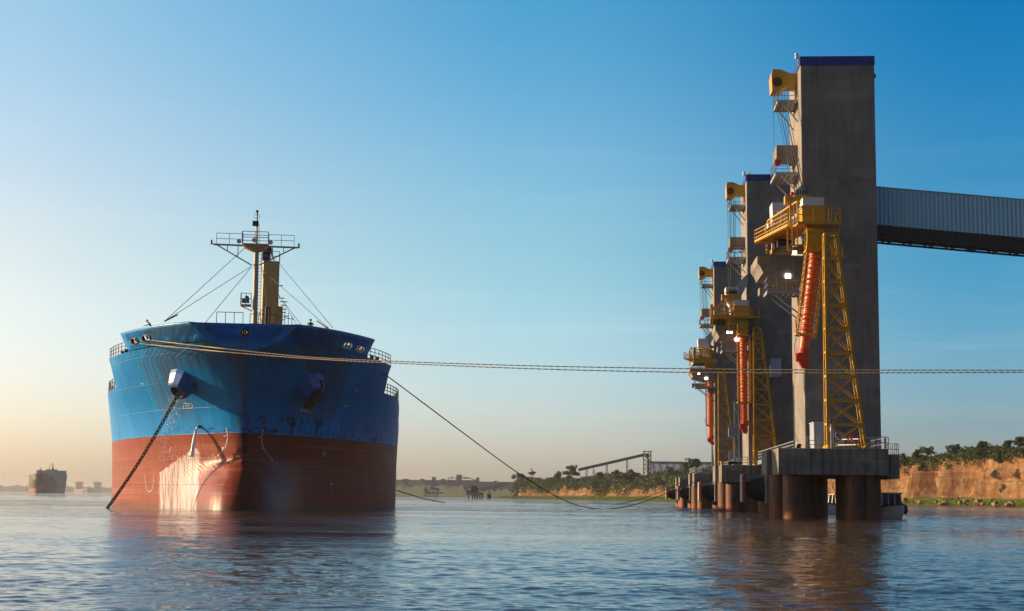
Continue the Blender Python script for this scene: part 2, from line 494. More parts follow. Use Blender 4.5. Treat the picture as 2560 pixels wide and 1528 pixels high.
def on_hull(u, v, zmin=-1):
    """ship-local point of the hull seen at pixel (u, v), with its outward normal"""
    o = SHIP.loc((0, 0, CAM_H)); d = SHIP.I.to_3x3() @ ray(u, v)
    def inside(p):
        return p.y > PLATE and abs(p.x) < half(p.y, p.z)
    k0 = (PLATE - 1.5 - o.y) / d.y; k = k0; st = .25 / d.y
    while k < k0 + 90 / d.y:
        if inside(o + d * k):
            a, b = k - st, k
            for _ in range(20):
                c = (a + b) / 2
                if inside(o + d * c): b = c
                else: a = c
            p = o + d * b; break
        k += st
    else: return None, None
    return p, hull_normal(p)
def hull_normal(p):
    if p.y < PLATE + .02: return Vector((0, -1, 0))
    e = .05; sg = 1 if p.x >= 0 else -1
    ds = (half(p.y + e, p.z) - half(p.y - e, p.z)) / (2 * e); dz = (half(p.y, p.z + e) - half(p.y, p.z - e)) / (2 * e)
    return Vector((sg, -ds, -dz)).normalized()

def hull_material():
    m, t, b = new_mat('hull_paint'); c = coords(t); uv = coords(t, 'UV')
    sep = nd(t, 'ShaderNodeSeparateXYZ'); t.links.new(c, sep.inputs[0]); x, y, z = sep.outputs
    su = nd(t, 'ShaderNodeSeparateXYZ'); t.links.new(uv, su.inputs[0]); U, V = su.outputs[0], su.outputs[1]
    def band(val, lo, hi, soft):
        a = nd(t, 'ShaderNodeMapRange', interpolation_type='SMOOTHSTEP'); a.inputs['From Min'].default_value = lo - soft; a.inputs['From Max'].default_value = lo + soft
        t.links.new(val, a.inputs['Value'])
        d = nd(t, 'ShaderNodeMapRange', interpolation_type='SMOOTHSTEP'); d.inputs['From Min'].default_value = hi - soft; d.inputs['From Max'].default_value = hi + soft
        d.inputs['To Min'].default_value = 1; d.inputs['To Max'].default_value = 0
        t.links.new(val, d.inputs['Value'])
        return math_(t, 'MULTIPLY', a.outputs[0], d.outputs[0])
    big = noise_(t, c, .11, 5, .6); med = noise_(t, c, .9, 5, .6)
    streak = noise_(t, mapped(t, uv, (2.2, .16, 1)), 1, 6, .7)
    streak2 = noise_(t, mapped(t, uv, (.8, .05, 1), (3, 7, 0)), 1, 5, .65)
    blue = mixc(t, ramp(t, big, [(.3, (0, 0, 0)), (.7, (1, 1, 1))]), (.0, .20, .60), (.0, .30, .76))
    blue = mixc(t, math_(t, 'MULTIPLY', ramp(t, streak, [(.42, (0, 0, 0)), (.75, (1, 1, 1))]), .34), blue, (.01, .38, .74))
    blue = mixc(t, math_(t, 'MULTIPLY', ramp(t, streak2, [(.5, (0, 0, 0)), (.72, (1, 1, 1))]), .5), blue, (.0, .13, .34))
    # rust runs below the fairleads, the stem fitting and from the anchor pockets
    fine = ramp(t, noise_(t, mapped(t, uv, (5, .12, 1), (0, 2, 0)), 1, 4, .6), [(.38, (0, 0, 0)), (.62, (1, 1, 1))])
    aU = math_(t, 'ABSOLUTE', U)
    r1 = math_(t, 'MULTIPLY', band(aU, 4.4, 10.2, .9), band(V, 9.0, 16.2, 1.2))
    r2 = math_(t, 'MULTIPLY', band(math_(t, 'ABSOLUTE', x), -1, .55, .35), band(V, 7.6, 15.2, 1))
    r3 = math_(t, 'MULTIPLY', band(aU, -1, 5.2, .8), band(V, 13.4, 15.2, .5))
    r4 = math_(t, 'MULTIPLY', band(aU, 3.0, 11.0, 1), band(V, 16.2, 18, .4))
    rr = math_(t, 'ADD', math_(t, 'ADD', r1, r2), math_(t, 'ADD', math_(t, 'MULTIPLY', r3, .8), math_(t, 'MULTIPLY', r4, .7)))
    rr = math_(t, 'MULTIPLY', math_(t, 'MINIMUM', rr, 1.0), fine)
    blue = mixc(t, math_(t, 'MULTIPLY', rr, .78), blue, (.105, .075, .022))
    # black scrapes just above the boot top
    sc = ramp(t, noise_(t, mapped(t, uv, (1.1, .5, 1), (1, 1, 0)), 1, 6, .75), [(.53, (0, 0, 0)), (.57, (1, 1, 1))])
    sc = math_(t, 'MULTIPLY', sc, math_(t, 'MULTIPLY', band(V, 7.35, 9.1, .4), band(U, 0, 26, 1.5)))
    blue = mixc(t, math_(t, 'MULTIPLY', sc, .85), blue, (.008, .01, .012))
    sc2 = ramp(t, noise_(t, mapped(t, uv, (.9, 3.5, 1), (4, 1, 0)), 1, 3, .6), [(.58, (0, 0, 0)), (.62, (1, 1, 1))])
    sc2 = math_(t, 'MULTIPLY', sc2, math_(t, 'MULTIPLY', band(V, 7.3, 7.9, .15), band(U, -6, 26, 1.5)))
    blue = mixc(t, math_(t, 'MULTIPLY', sc2, .8), blue, (.012, .014, .014))
    red = mixc(t, ramp(t, big, [(.3, (0, 0, 0)), (.7, (1, 1, 1))]), (.20, .030, .014), (.28, .046, .020))
    red = mixc(t, math_(t, 'MULTIPLY', ramp(t, streak, [(.45, (0, 0, 0)), (.75, (1, 1, 1))]), .30), red, (.36, .10, .045))
    red = mixc(t, math_(t, 'MULTIPLY', ramp(t, med, [(.5, (0, 0, 0)), (.8, (1, 1, 1))]), .3), red, (.13, .03, .022))
    # old waterline rings and slime near the water
    ring = noise_(t, mapped(t, c, (.03, .03, 2.2)), 1, 4, .7)
    red = mixc(t, math_(t, 'MULTIPLY', ramp(t, ring, [(.55, (0, 0, 0)), (.62, (1, 1, 1))]), .25), red, (.50, .26, .17))
    red = mixc(t, math_(t, 'MULTIPLY', band(V, -4, .5, .35), .6), red, (.08, .05, .03))
    red = mixc(t, math_(t, 'MULTIPLY', math_(t, 'MULTIPLY', band(math_(t, 'ABSOLUTE', x), -1, .5, .4), band(V, 5.4, 7.9, .25)), .8), red, (.02, .014, .012))
    edge = math_(t, 'ADD', V, math_(t, 'MULTIPLY', math_(t, 'SUBTRACT', med, .5), .12))
    isb = math_(t, 'GREATER_THAN', edge, 7.3)
    t.links.new(mixc(t, isb, red, blue), b.inputs['Base Color'])
    # the paint is wet and shiny where the overboard discharge runs down; its whitish glare is painted into the colour
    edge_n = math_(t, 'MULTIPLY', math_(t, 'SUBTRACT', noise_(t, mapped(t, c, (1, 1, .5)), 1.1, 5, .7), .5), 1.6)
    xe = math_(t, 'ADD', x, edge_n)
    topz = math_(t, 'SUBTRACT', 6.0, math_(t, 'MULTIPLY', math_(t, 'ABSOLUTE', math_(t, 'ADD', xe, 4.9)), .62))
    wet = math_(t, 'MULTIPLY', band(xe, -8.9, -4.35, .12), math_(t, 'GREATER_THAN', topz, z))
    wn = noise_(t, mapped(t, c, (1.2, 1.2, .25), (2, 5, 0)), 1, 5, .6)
    glare_film = math_(t, 'MULTIPLY', wet, math_(t, 'MULTIPLY_ADD', ramp(t, noise_(t, mapped(t, c, (2.4, 2.4, .22), (5, 1, 0)), 1, 5, .65), [(.40, (0, 0, 0)), (.58, (1, 1, 1))]), .75, .18))
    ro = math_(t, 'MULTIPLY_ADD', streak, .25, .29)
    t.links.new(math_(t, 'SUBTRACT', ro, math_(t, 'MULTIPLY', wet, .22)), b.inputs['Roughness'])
    t.links.new(mixc(t, glare_film, b.inputs['Base Color'].links[0].from_socket, (.66, .60, .62)), b.inputs['Base Color'])
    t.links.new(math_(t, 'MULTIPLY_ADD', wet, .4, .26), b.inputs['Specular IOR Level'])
    # plate buckling and weld seams
    pl = math_(t, 'ADD', math_(t, 'SINE', math_(t, 'MULTIPLY', U, 2 * math.pi / .85)), 0)
    seam = math_(t, 'MULTIPLY', ramp(t, math_(t, 'FRACT', math_(t, 'MULTIPLY', V, 1 / 2.43)), [(0, (1, 1, 1)), (.012, (0, 0, 0)), (.988, (0, 0, 0)), (1, (1, 1, 1))]), 1.0)
    vs_ = ramp(t, math_(t, 'FRACT', math_(t, 'MULTIPLY', U, 1 / 4.2)), [(0, (1, 1, 1)), (.008, (0, 0, 0)), (.992, (0, 0, 0)), (1, (1, 1, 1))]); seam = math_(t, 'MAXIMUM', seam, vs_)
    h = math_(t, 'ADD', math_(t, 'MULTIPLY', pl, .006), math_(t, 'ADD', math_(t, 'MULTIPLY', noise_(t, c, .45, 3), .08), math_(t, 'MULTIPLY', seam, .03)))
    bump(t, b, h, .8, 1.0)
    return m
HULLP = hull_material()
DECKP = paint('deck_red_oxide', (.20, .07, .05), .7)

def hull_patch(zs, wmax, wend=None):
    """both sides of the hull between levels zs, out to distance wmax behind the stem"""
    W0 = [0, .02, .06, .13, .25, .4, .6, .85, 1.15, 1.5, 1.9, 2.4, 3, 3.7, 4.5, 5.5, 6.6, 7.8, 9.0, 10.0, 11.2, 12.5, 14, 15.5, 17, 19, 21, 23, 25.5, 28, 31, 34, 37.5, 41, 45, 50, 60, 90, 130, 170, 186]
    ws = [w for w in W0 if w <= wmax + 1e-6]
    NP = 5
    V_, UV_, F_ = [], [], []
    for z in zs:
        s0 = smin(z); sc = (wend(z) / wmax) if wend else 1
        cut = max(s0, PLATE); row = []
        t0 = half(cut, z) if cut > s0 else 0
        for k in range(NP): row.append((t0 * k / NP, cut, t0 * k / NP))
        for w in ws:
            s = cut + w * sc; tt = half(s, z)
            if s > 150: tt *= 1 - ((s - 150) / 36) ** 2 * (.25 if z > 6 else .6)
            row.append((tt, s, w * sc + t0))
        full = [(-a, b_, -c_) for a, b_, c_ in row[:0:-1]] + row
        for a, b_, c_ in full: V_.append((a, b_, z)); UV_.append((c_, z))
    n = len(V_) // len(zs)
    for i in range(len(zs) - 1):
        for k in range(n - 1): F_.append((i * n + k, i * n + k + 1, (i + 1) * n + k + 1, (i + 1) * n + k))
    me = bpy.data.meshes.new('hull'); me.from_pydata(V_, [], F_)
    uvl = me.uv_layers.new(name='UVMap')
    for l in me.loops: uvl.data[l.index].uv = UV_[l.vertex_index]
    bm = bmesh.new(); bm.from_mesh(me)
    bmesh.ops.remove_doubles(bm, verts=bm.verts, dist=1e-4)
    bmesh.ops.recalc_face_normals(bm, faces=bm.faces)
    f0 = min(bm.faces, key=lambda f: f.calc_center_median().y)
    if f0.normal.y > 0: bmesh.ops.reverse_faces(bm, faces=bm.faces)
    for f in bm.faces: f.smooth = True
    for e in bm.edges:
        if len(e.link_faces) == 2 and e.link_faces[0].normal.angle(e.link_faces[1].normal, 0) > R(7) and abs((e.verts[0].co.z + e.verts[1].co.z) / 2) > 14: e.smooth = False
    bm.to_mesh(me); bm.free()
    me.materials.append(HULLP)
    return me

ship = thing('bulk_carrier', 'large blue bulk carrier with red underbody, bow-on at anchor in the river', 'ship', SHIP.o, SHIP.a)
def part(name, me, parent=ship):
    o = bpy.data.objects.new(name, me); COL.objects.link(o); o.parent = parent; return o
def zr(a, b, n): return [a + (b - a) * i / n for i in range(n + 1)]
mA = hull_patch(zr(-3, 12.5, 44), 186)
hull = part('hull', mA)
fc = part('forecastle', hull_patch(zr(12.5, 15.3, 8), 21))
bw = part('bulwark', hull_patch(zr(15.3, 17.1, 8), 10.0, lambda z: 11.6 + .2 * (z - 15.3) / 1.8))
md = bw.modifiers.new('thickness', 'SOLIDIFY'); md.thickness = .14; md.offset = -1
# decks, break of the forecastle, hatches, deckhouse
d = MB(); L_ = [12.3 * 0]
def deck_poly(z, s1, n=40, inset=.05):
    s0 = max(smin(z), PLATE) + .03
    ss = [s0 + (s1 - s0) * (k / n) ** 1.6 for k in range(n + 1)]
    l = [(-max(0, half(s, z) - inset), s, z - .03) for s in ss]; r_ = [(max(0, half(s, z) - inset), s, z - .03) for s in ss]
    return l, r_
for z, s1 in ((15.3, 19.8), (12.5, 150)):
    l, r_ = deck_poly(z, s1); k = len(l)
    d.add(l + r_, [(i, i + 1, k + i + 1, k + i) for i in range(k - 1)])
bk = half(19.85, 13.9)
d.add([(-half(19.85, 12.5), 19.85, 12.5), (half(19.85, 12.5), 19.85, 12.5), (half(19.85, 15.3), 19.85, 15.27), (-half(19.85, 15.3), 19.85, 15.27)], [(0, 1, 2, 3)])
d.build('deck', DECKP, ship)
hb = MB()
for k in range(5):
    y0 = 32 + k * 23; hb.box((-7.5, y0, 12.5), (7.5, y0 + 17, 14.4)); hb.box((-8, y0 - .3, 14.4), (8, y0 + 17.3, 14.9))
hb.build('hatch_covers', DECKP, ship)
dh = MB(); dh.box((-11, 152, 12.5), (11, 172, 25)); dh.box((-9, 153, 25), (9, 166, 28)); dh.box((-13.5, 152.5, 28), (13.5, 160, 30.4))
dho = dh.build('deckhouse', WHT, ship)
wn = MB()
for k in range(14): wn.box((-12.6 + k * 1.85, 152.4, 28.9), (-11.2 + k * 1.85, 152.5, 29.9))
wn.build('bridge_windows', flat('dark_glass', (.02, .03, .04), .1), dho)

# ---- fairleads: framed openings cut through the bulwark
def hull_frame(p, n):
    up = Vector((0, 0, 1)); a = up.cross(n).normalized(); b_ = n.cross(a).normalized()
    return a, b_
cutter = MB()
FL = [((337, 852), -1), ((366, 845), -1), ((867, 864), 1), ((899, 873), 1)]
for (u, v), sg in FL:
    p, n = on_hull(u, v); n2 = n.copy(); a, b_ = hull_frame(p, n)
    ln = .74; ht = .27
    # slot, rounded, slanted along the sheer
    sh = a * ln
    fr = MB(); ring = []
    for k in range(16):
        th = 2 * math.pi * k / 16; cx = math.copysign(abs(math.cos(th)) ** .5, math.cos(th)); cz = math.copysign(abs(math.sin(th)) ** .6, math.sin(th))
        ring.append(a * (ln * cx) + b_ * (ht * cz))
    cutter.loft([[p + q - n * .8 for q in ring], [p + q + n * .8 for q in ring]])
    fr.loft([[p + q * 1.25 + n * .005 for q in ring], [p + q * 1.25 + n * .09 for q in ring], [p + q * 1.02 + n * .11 for q in ring], [p + q * 1.02 - n * .2 for q in ring]][::1], smooth=False)
    fr.f = fr.f[:-2]; fr.sm = fr.sm[:-2]
    fo = fr.build('fairlead', HULLP if sg < 0 else WHT, ship)  # right-hand frames are white: light on the inner rim, put into the colour
    ro_ = MB(); 
    for q in (-.33, .3): ro_.cyl(p + a * q - n * .25 - b_ * .2, p + a * q - n * .25 + b_ * .2, .1, n=8)
    ro_.box(p + a * -.3 - n * .6 - b_ * .22 + Vector((-.25, -.1, 0)), p + a * -.3 - n * .6 + b_ * .02 + Vector((.25, .2, 0)))
    ro_.build('roller', RUST, fo)
pc, ncn = on_hull(612, 831)
ring = [Vector((.22 * math.cos(2 * math.pi * k / 16), 0, .22 * math.sin(2 * math.pi * k / 16))) for k in range(16)]
cutter.loft([[pc + q - Vector((0, .8, 0)) for q in ring], [pc + q + Vector((0, .8, 0)) for q in ring]])
cut = cutter.build('cut', HULLP, ship, weld=True); cut.hide_render = True
bm_ = bw.modifiers.new('openings', 'BOOLEAN'); bm_.operation = 'DIFFERENCE'; bm_.object = cut; bm_.solver = 'EXACT'
bpy.context.view_layer.update()
dg = bpy.context.evaluated_depsgraph_get()
newme = bpy.data.meshes.new_from_object(bw.evaluated_get(dg), preserve_all_data_layers=True, depsgraph=dg)
bw.data = newme
bpy.data.objects.remove(cut)
fr = MB(); fr.torus(pc + Vector((0, -.03, 0)), (1, 0, 0), (0, 0, 1), .30, .30, .09, 20, 8)
fr.cyl(pc + Vector((0, .0, 0)), pc + Vector((0, .5, 0)), .3, .24, 16, cap=False)
fo = fr.build('fairlead', RUST, ship)
bl = MB(); bl.cyl(pc + Vector((.03, .55, -.2)), pc + Vector((.03, .55, .22)), .12, n=10); bl.cyl(pc + Vector((-.16, .6, -.2)), pc + Vector((-.16, .6, .22)), .1, n=10)
bl.build('roller', YEL2, fo)

# ---- anchor pockets
def pocket(u, v, sg):
    p, n = on_hull(u, v); a, b_ = hull_frame(p, n)
    ax = (n + Vector((0, 0, -.42))).normalized()
    out = a if a.x * sg > 0 else -a
    def ring(sc, dx, dz, off):
        pts = []
        shp = [(-.95, -.25), (-.75, .62), (-.1, .86), (.6, .8), (1.0, .2), (.8, -.62), (.1, -.95), (-.6, -.85)]
        for x_, z_ in shp: pts.append(p + out * (x_ * sc + dx) + b_ * (z_ * sc + dz) + ax * off)
        return pts
    m = MB(); m.loft([ring(1.75, 0, .1, -1.0), ring(1.45, .05, .0, .35), ring(1.15, .15, -.12, 1.1), ring(.98, .18, -.18, 1.28), ring(.7, .18, -.2, 1.24), ring(.55, .18, -.2, .5)])
    m.f = m.f[:]; o = m.build('anchor_pocket', POCK, ship)
    md = o.modifiers.new('round', 'BEVEL'); md.width = .34; md.segments = 3; md.limit_method = 'ANGLE'; md.angle_limit = R(14)
    h = MB(); h.cyl(p + out * .18 - b_ * .2 + ax * .52, p + out * .18 - b_ * .2 + ax * .6, .48, n=14)
    h.build('hawse_opening', DARK, o)
    lip = MB(); lip.torus(p + out * .2 - b_ * .22 + ax * 1.24, out, b_, .78, .72, .09, 16, 6)
    lip.build('lip', RUST if sg < 0 else POCK, o)
    return p + out * .2 - b_ * .5 + ax * 1.25, ax, out, b_
POCK = paint('pocket_blue_paint', (.006, .13, .42), .35, dirt=.3, dirtcol=(.05, .05, .04), scale=.7)
pl_, axl, outl, upl = pocket(459, 950, -1)
pr_, axr, outr, upr = pocket(773, 958, 1)
# stowed anchor hanging from the right-hand pocket
an = MB(); S2 = pr_.y - .15
def apx(pts, y0, y1):
    an.prism([(SHIP.px(u, v, S2).x, SHIP.px(u, v, S2).z) for u, v in pts], y0, y1)
apx([(791, 946), (806, 950), (808, 968), (800, 976), (784, 972)], S2 - .25, S2 + .3)
apx([(787, 962), (801, 966), (795, 998), (778, 996)], S2 - .2, S2 + .35)
apx([(773, 982), (782, 984), (779, 1004), (768, 1016), (762, 1008), (769, 996)], S2 - .5, S2 + .15)
apx([(795, 980), (803, 974), (804, 990), (797, 1004), (788, 1012), (786, 1002)], S2 - .5, S2 + .15)
apx([(770, 1000), (795, 1000), (790, 1014), (778, 1026), (757, 1020), (762, 1009)], S2 - .4, S2 + .5)
an.cyl(SHIP.px(795, 956, S2) + Vector((0, -.3, 0)), SHIP.px(795, 956, S2) + Vector((0, .4, 0)), .22, n=10)
tag(an.build('anchor', RUST, ship), 'rusty stockless anchor stowed under its pocket')

# ---- fo'c'sle rails and rails along the main deck
rl = MB()
def edge_pts(z, s0, s1, sg, n=8, inset=.1):
    return [(sg * (half(s0 + (s1 - s0) * k / n, z) - inset), s0 + (s1 - s0) * k / n, z) for k in range(n + 1)]
for sg in (-1, 1):
    r1 = MB(); r1.rail(edge_pts(15.3, 9.4, 19.8, sg), 1.1, 3, 1.3, .03); r1.build('railing', DARK, ship)
    r1 = MB(); r1.rail(edge_pts(12.5, 20.5, 60, sg, 24), 1.1, 3, 1.6, .035); r1.build('railing', DARK, ship)
    for s_ in (11.5, 13.2, 15.2, 17.2):
        bt = MB(); x_ = sg * (half(s_, 15.3) - 1.0); bt.box((x_ - .25, s_ - .25, 15.27), (x_ + .25, s_ + .85, 15.38))
        bt.cyl((x_, s_, 15.3), (x_, s_, 15.95), .2, n=10); bt.cyl((x_, s_ + .6, 15.3), (x_, s_ + .6, 15.95), .2, n=10); bt.build('bollard', DARK, ship)
    bt = MB(); x_ = sg * (half(14, 15.3) - 2.6); bt.box((x_ - .6, 13, 15.27), (x_ + .6, 15.4, 15.5)); bt.cyl((x_ - .5, 14.2, 15.95), (x_ + .5, 14.2, 15.95), .45, n=14); bt.box((x_ + .5, 13.6, 15.4), (x_ + .8, 14.8, 16.3)); bt.build('mooring_winch', DARK, ship)

# ---- foremast
fm = MB(); T0 = .35; S0 = 16.0
def mp(u, v, s_=S0): return SHIP.px(u, v, s_)
mb_, mt_ = mp(637.5, 811), mp(641.5, 612)
mb_.z = 15.27
fm.cyl(mb_, mt_, .29, .25, 14); fm.cyl(mt_, mp(643, 530), .13, .07, 8)
mast = fm.build('foremast', MASTP, ship)
yd = MB()
yl, yr_ = mp(534, 611), mp(745, 619.5)
yd.bar(yl, yr_, .22, .16); yd.bar(mp(526, 610), mp(540, 611), .1, .08); yd.bar(mp(738, 619), mp(750, 619.5), .1, .08)
for q in (yl + (yr_ - yl) * .03,): yd.bar(q, mp(630, 664), .12)
yd.bar(yr_ - (yr_ - yl) * .03, mp(648, 663), .12)
for k, v1 in ((.165, 627), (.29, 643)):
    q = yl.lerp(yr_, k); yd.bar(q, (q.x, q.y, mp(600, v1).z), .08)
for k, v1 in ((.83, 634), (.70, 650)):
    q = yl.lerp(yr_, k); yd.bar(q, (q.x, q.y, mp(700, v1).z), .08)
pcn = [mp(606, 612), mp(671, 614)]
yd.loft([[Vector((x_, y_, pcn[0].z)) for x_, y_ in ((pcn[0].x, S0 - 1.1), (pcn[1].x, S0 - 1.1), (pcn[1].x, S0 + 1.1), (pcn[0].x, S0 + 1.1))],
         [Vector((x_, y_, pcn[0].z - .25)) for x_, y_ in ((pcn[0].x + .2, S0 - 1.0), (pcn[1].x - .2, S0 - 1.0), (pcn[1].x - .2, S0 + 1.0), (pcn[0].x + .2, S0 + 1.0))],
         [Vector((x_, y_, pcn[0].z - .75)) for x_, y_ in ((mt_.x - .3, S0 - .3), (mt_.x + .3, S0 - .3), (mt_.x + .3, S0 + .3), (mt_.x - .3, S0 + .3))]])
yd.build('yard', MASTP, mast)
yr2 = MB()
zt = pcn[0].z + .05
yr2.rail([(pcn[0].x, S0 - 1.05, zt), (pcn[1].x, S0 - 1.05, zt), (pcn[1].x, S0 + 1.05, zt), (pcn[0].x, S0 + 1.05, zt), (pcn[0].x, S0 - 1.05, zt)], 1.2, 2, 1.3, .03)
for a_, b_2 in ((mp(541, 610), pcn[0]), (pcn[1], mp(735, 618))):
    a2 = Vector((a_.x, S0, a_.z)); b2 = Vector((b_2.x, S0, a_.z if a_.x < b_2.x else b_2.z)); yr2.rail([a2, b2], 1.15, 2, 1.1, .025)
yr2.build('railing', GALV, mast)
lt = MB()
lt.cbox(mp(639, 559), (.62, .3, .52)); lt.cbox(mp(643, 545), (.12, .12, .9)); lt.bar(mp(642, 562), mp(643, 528), .09); lt.build('signal_box', DARK, mast)
for u_, v_ in ((529, 609), (747, 618)): lt = MB(); lt.cyl(mp(u_, v_), mp(u_, v_ - 9), .1, n=8); lt.build('signal_lamp', DARK, mast)
lt = MB(); lt.ball(mp(643, 529), .16); lt.cyl(mp(643, 545), mp(643, 529), .06, n=6); lt.torus(mp(642, 541), (1, 0, 0), (0, 0, 1), .3, .25, .02, 12, 4)
lt.build('masthead_lamp', DARK, mast)
for u_, v_ in ((598, 602), (636, 599), (677, 605)):
    c_ = mp(u_, v_, S0 - .8); sp_ = MB(); sp_.cyl(c_, c_ + Vector((.0, -.35, -.12)), .14, .24, 12); sp_.build('floodlight', WHT, mast)
ld = MB(); ld.ladder(mb_ + Vector((.42, -.1, .3)), mt_ + Vector((.38, -.1, 0)), (1, 0, 0), .34, .35, .03); ld.ladder(mt_ + Vector((.2, -.1, 0)), mp(645, 560), (1, 0, 0), .2, .3, .02)
ld.build('ladder', MASTP, mast)
hp = MB(); b0 = mp(602, 762); b1 = mp(628, 766)
hp.box((b0.x, S0 - .6, b1.z), (b1.x, S0 + .6, b0.z)); hp.bar((b0.x, S0 + .3, b0.z - .1), (b1.x + .1, S0, b1.z - .5), .1)
hp.rail([(b0.x, S0 + .55, b0.z), (b0.x, S0 - .55, b0.z), (b1.x, S0 - .55, b0.z)], 1.15, 2, .6, .03)
hp.build('platform', MASTP, mast)
hn = MB(); c_ = mp(614, 752); hn.cbox(c_, (.75, .5, .45)); hn.ball(c_ + Vector((.1, -.2, .25)), .27); hn.build('foghorn', flat('teal_paint', (.05, .16, .18), .4), mast)
# crane post behind the mast
cp = MB(); S1 = 25.0
def c1(u, v): return SHIP.px(u, v, S1)
x0, x1_, zt_ = c1(652, 700).x, c1(697, 700).x, c1(670, 652).z
cp.add([], [])
oc = [(x0 + .25, 0), (x1_ - .3, 0), (x1_, .3), (x1_, 1.8), (x1_ - .3, 2.1), (x0 + .25, 2.1), (x0, 1.8), (x0, .3)]
cp.loft([[Vector((a_, S1 + b_2, 12.5)) for a_, b_2 in oc], [Vector((a_, S1 + b_2, zt_ - .2)) for a_, b_2 in oc], [Vector((a_ * 1.0, S1 + .1 + b_2 * .9, zt_)) for a_, b_2 in oc]])
crn = cp.build('crane_post', YEL2, ship)
ct = MB(); ct.rail([(x0 + .1, S1, zt_), (x1_, S1, zt_), (x1_, S1 + 2, zt_)], 1.05, 2, .9, .03)
ct.build('railing', GALV, crn)
cg = MB(); c_ = c1(665, 632); cg.box((c_.x - .35, S1 + .5, zt_), (c_.x + .45, S1 + 1.4, zt_ + 1.1)); cg.cyl((c_.x + .2, S1 + .5, zt_ + 1.3), (c_.x + .2, S1 + 1.2, zt_ + 1.3), .45, n=12); cg.bar((c_.x + .4, S1 + .4, zt_ + 1.5), (c_.x + .9, S1 + .4, zt_ + .1), .14)
cg.build('sheave_gear', DARK, crn)
cs = MB(); q0 = c1(697, 690); cs.bar(q0 + Vector((0, .5, -1)), q0 + Vector((.45, .5, -1)), .1)
for k in range(7): q = c1(697 + 3 * (k % 3), 745 + k * 9); cs.bar(q, q + Vector((.6 + .2 * (k % 2), .2, 0)), .1)
q1 = c1(697, 745); cs.box((q1.x - .2, S1 + .3, 14), (q1.x + .45, S1 + 1.5, c1(697, 765).z))
for k in range(3): q = c1(712 + 9 * k, 790); cs.bar((q.x, S1 + .4, 14), (q.x, S1 + .4, q.z + .4 * (2 - k)), .07)
cs.bar((c1(708, 793).x, S1 + .4, c1(708, 793).z), (c1(735, 800).x, S1 + .4, c1(708, 797).z), .07)
cs.build('access_stair', YEL2, crn)
# flagstaff, dark post and front rails on the fo'c'sle
fs = MB(); q = mp(665, 812, 5); z1 = mp(665, 768, 5).z; fs.cyl((q.x, 5, 15.3), (q.x, 5, z1), .13, n=8); fs.cyl((q.x, 5, z1), (q.x, 5, mp(665, 735, 5).z), .05, .03, 6)
fs.bar((q.x + .35, 5, 15.3), (q.x + .35, 5, mp(665, 770, 5).z), .1); fs.bar((q.x, 5, mp(665, 770, 5).z), (q.x + .4, 5, mp(665, 770, 5).z), .1); fs.build('jackstaff', DARK, ship)
ws_ = MB(); p0, p1_, p2_ = mp(649, 780, 6), mp(655, 812, 6), mp(662, 768, 6); ws_.bar(p0, p1_, .07); ws_.bar(p0, p2_, .06); ws_.build('windlass_guard', WHT, ship)
fr_ = MB(); a_ = mp(541, 808, 9); b_2 = mp(607, 810, 9); zz = 15.3
ht_ = mp(541, 780, 9).z - zz
fr_.rail([(a_.x, 9, zz), (b_2.x, 9, zz)], ht_, 3, .9, .03)
fr_.rail([(mp(625, 800, 9).x, 9, zz), (mp(690, 800, 9).x, 9, zz)], ht_ - .1, 4, .8, .03)
fr_.build('railing', DARK, ship)
# stays
st = MB()
def stay(u0, v0, s0, u1, v1, s1, r=.03): st.cyl(mp(u0, v0, s0), mp(u1, v1, s1), r, n=5, cap=False)
stay(611, 621, S0, 412, 803, 3); stay(627, 667, S0, 412, 803, 3); stay(628, 668, S0, 514, 806, 3)
stay(654, 674, S0, 822, 821, 3); stay(700, 662, S1, 832, 820, 4); stay(697, 740, S1, 754, 814, 12); stay(697, 738, S1, 742, 812, 12); stay(654, 660, S0, 664, 740, 5)
stay(412, 803, 3, 444, 787, 6, .07); stay(820, 822, 3, 793, 803, 6, .07)
st.build('stays', WIRE, ship)

# ---- draught marks and other markings, painted proud of the plating
wm = flat('marking_white', (.72, .70, .66), .6)
mk = MB()
def dab(u, v, w_, h_, rot=0, off=.03, mb=None):
    p, n = on_hull(u, v)
    if p is None: return
    a, b_ = hull_frame(p, n); c_, s_ = math.cos(rot), math.sin(rot); A = a * c_ + b_ * s_; B = -a * s_ + b_ * c_
    o = p + n * off
    (mb or mk).add([o - A * w_ / 2 - B * h_ / 2, o + A * w_ / 2 - B * h_ / 2, o + A * w_ / 2 + B * h_ / 2, o - A * w_ / 2 + B * h_ / 2], [(0, 1, 2, 3)])
def stroke(pts, wd=.05, mb=None):
    """painted line through photo pixels, laid on the hull"""
    P = []
    for (u0, v0), (u1, v1) in zip(pts[:-1], pts[1:]):
        k = max(1, int(math.hypot(u1 - u0, v1 - v0) / 4))
        for i in range(k): P.append((u0 + (u1 - u0) * i / k, v0 + (v1 - v0) * i / k))
    P.append(pts[-1]); H = [on_hull(*q) for q in P]; H = [h for h in H if h[0] is not None]
    for (p, n), (q, n2) in zip(H[:-1], H[1:]):
        if (q - p).length > 2: continue
        w_ = n.cross(q - p).normalized() * wd / 2; o = n * .03; (mb or mk).add([p - w_ + o, q - w_ + o, q + w_ + o, p + w_ + o], [(0, 1, 2, 3)])
for arr in ([(566, 1073), (568, 1079), (569, 1086), (569, 1097), (568, 1103), (567, 1109), (564, 1115), (558, 1121), (556, 1126), (551, 1133), (546, 1138), (540, 1144)],
            [(657, 1075), (656, 1080), (655, 1087), (654, 1099), (654, 1105), (655, 1111), (657, 1117), (663, 1129), (668, 1134), (673, 1141), (678, 1146), (681, 1152), (692, 1160)]):
    for u, v in arr: dab(u, v, .13, .21)
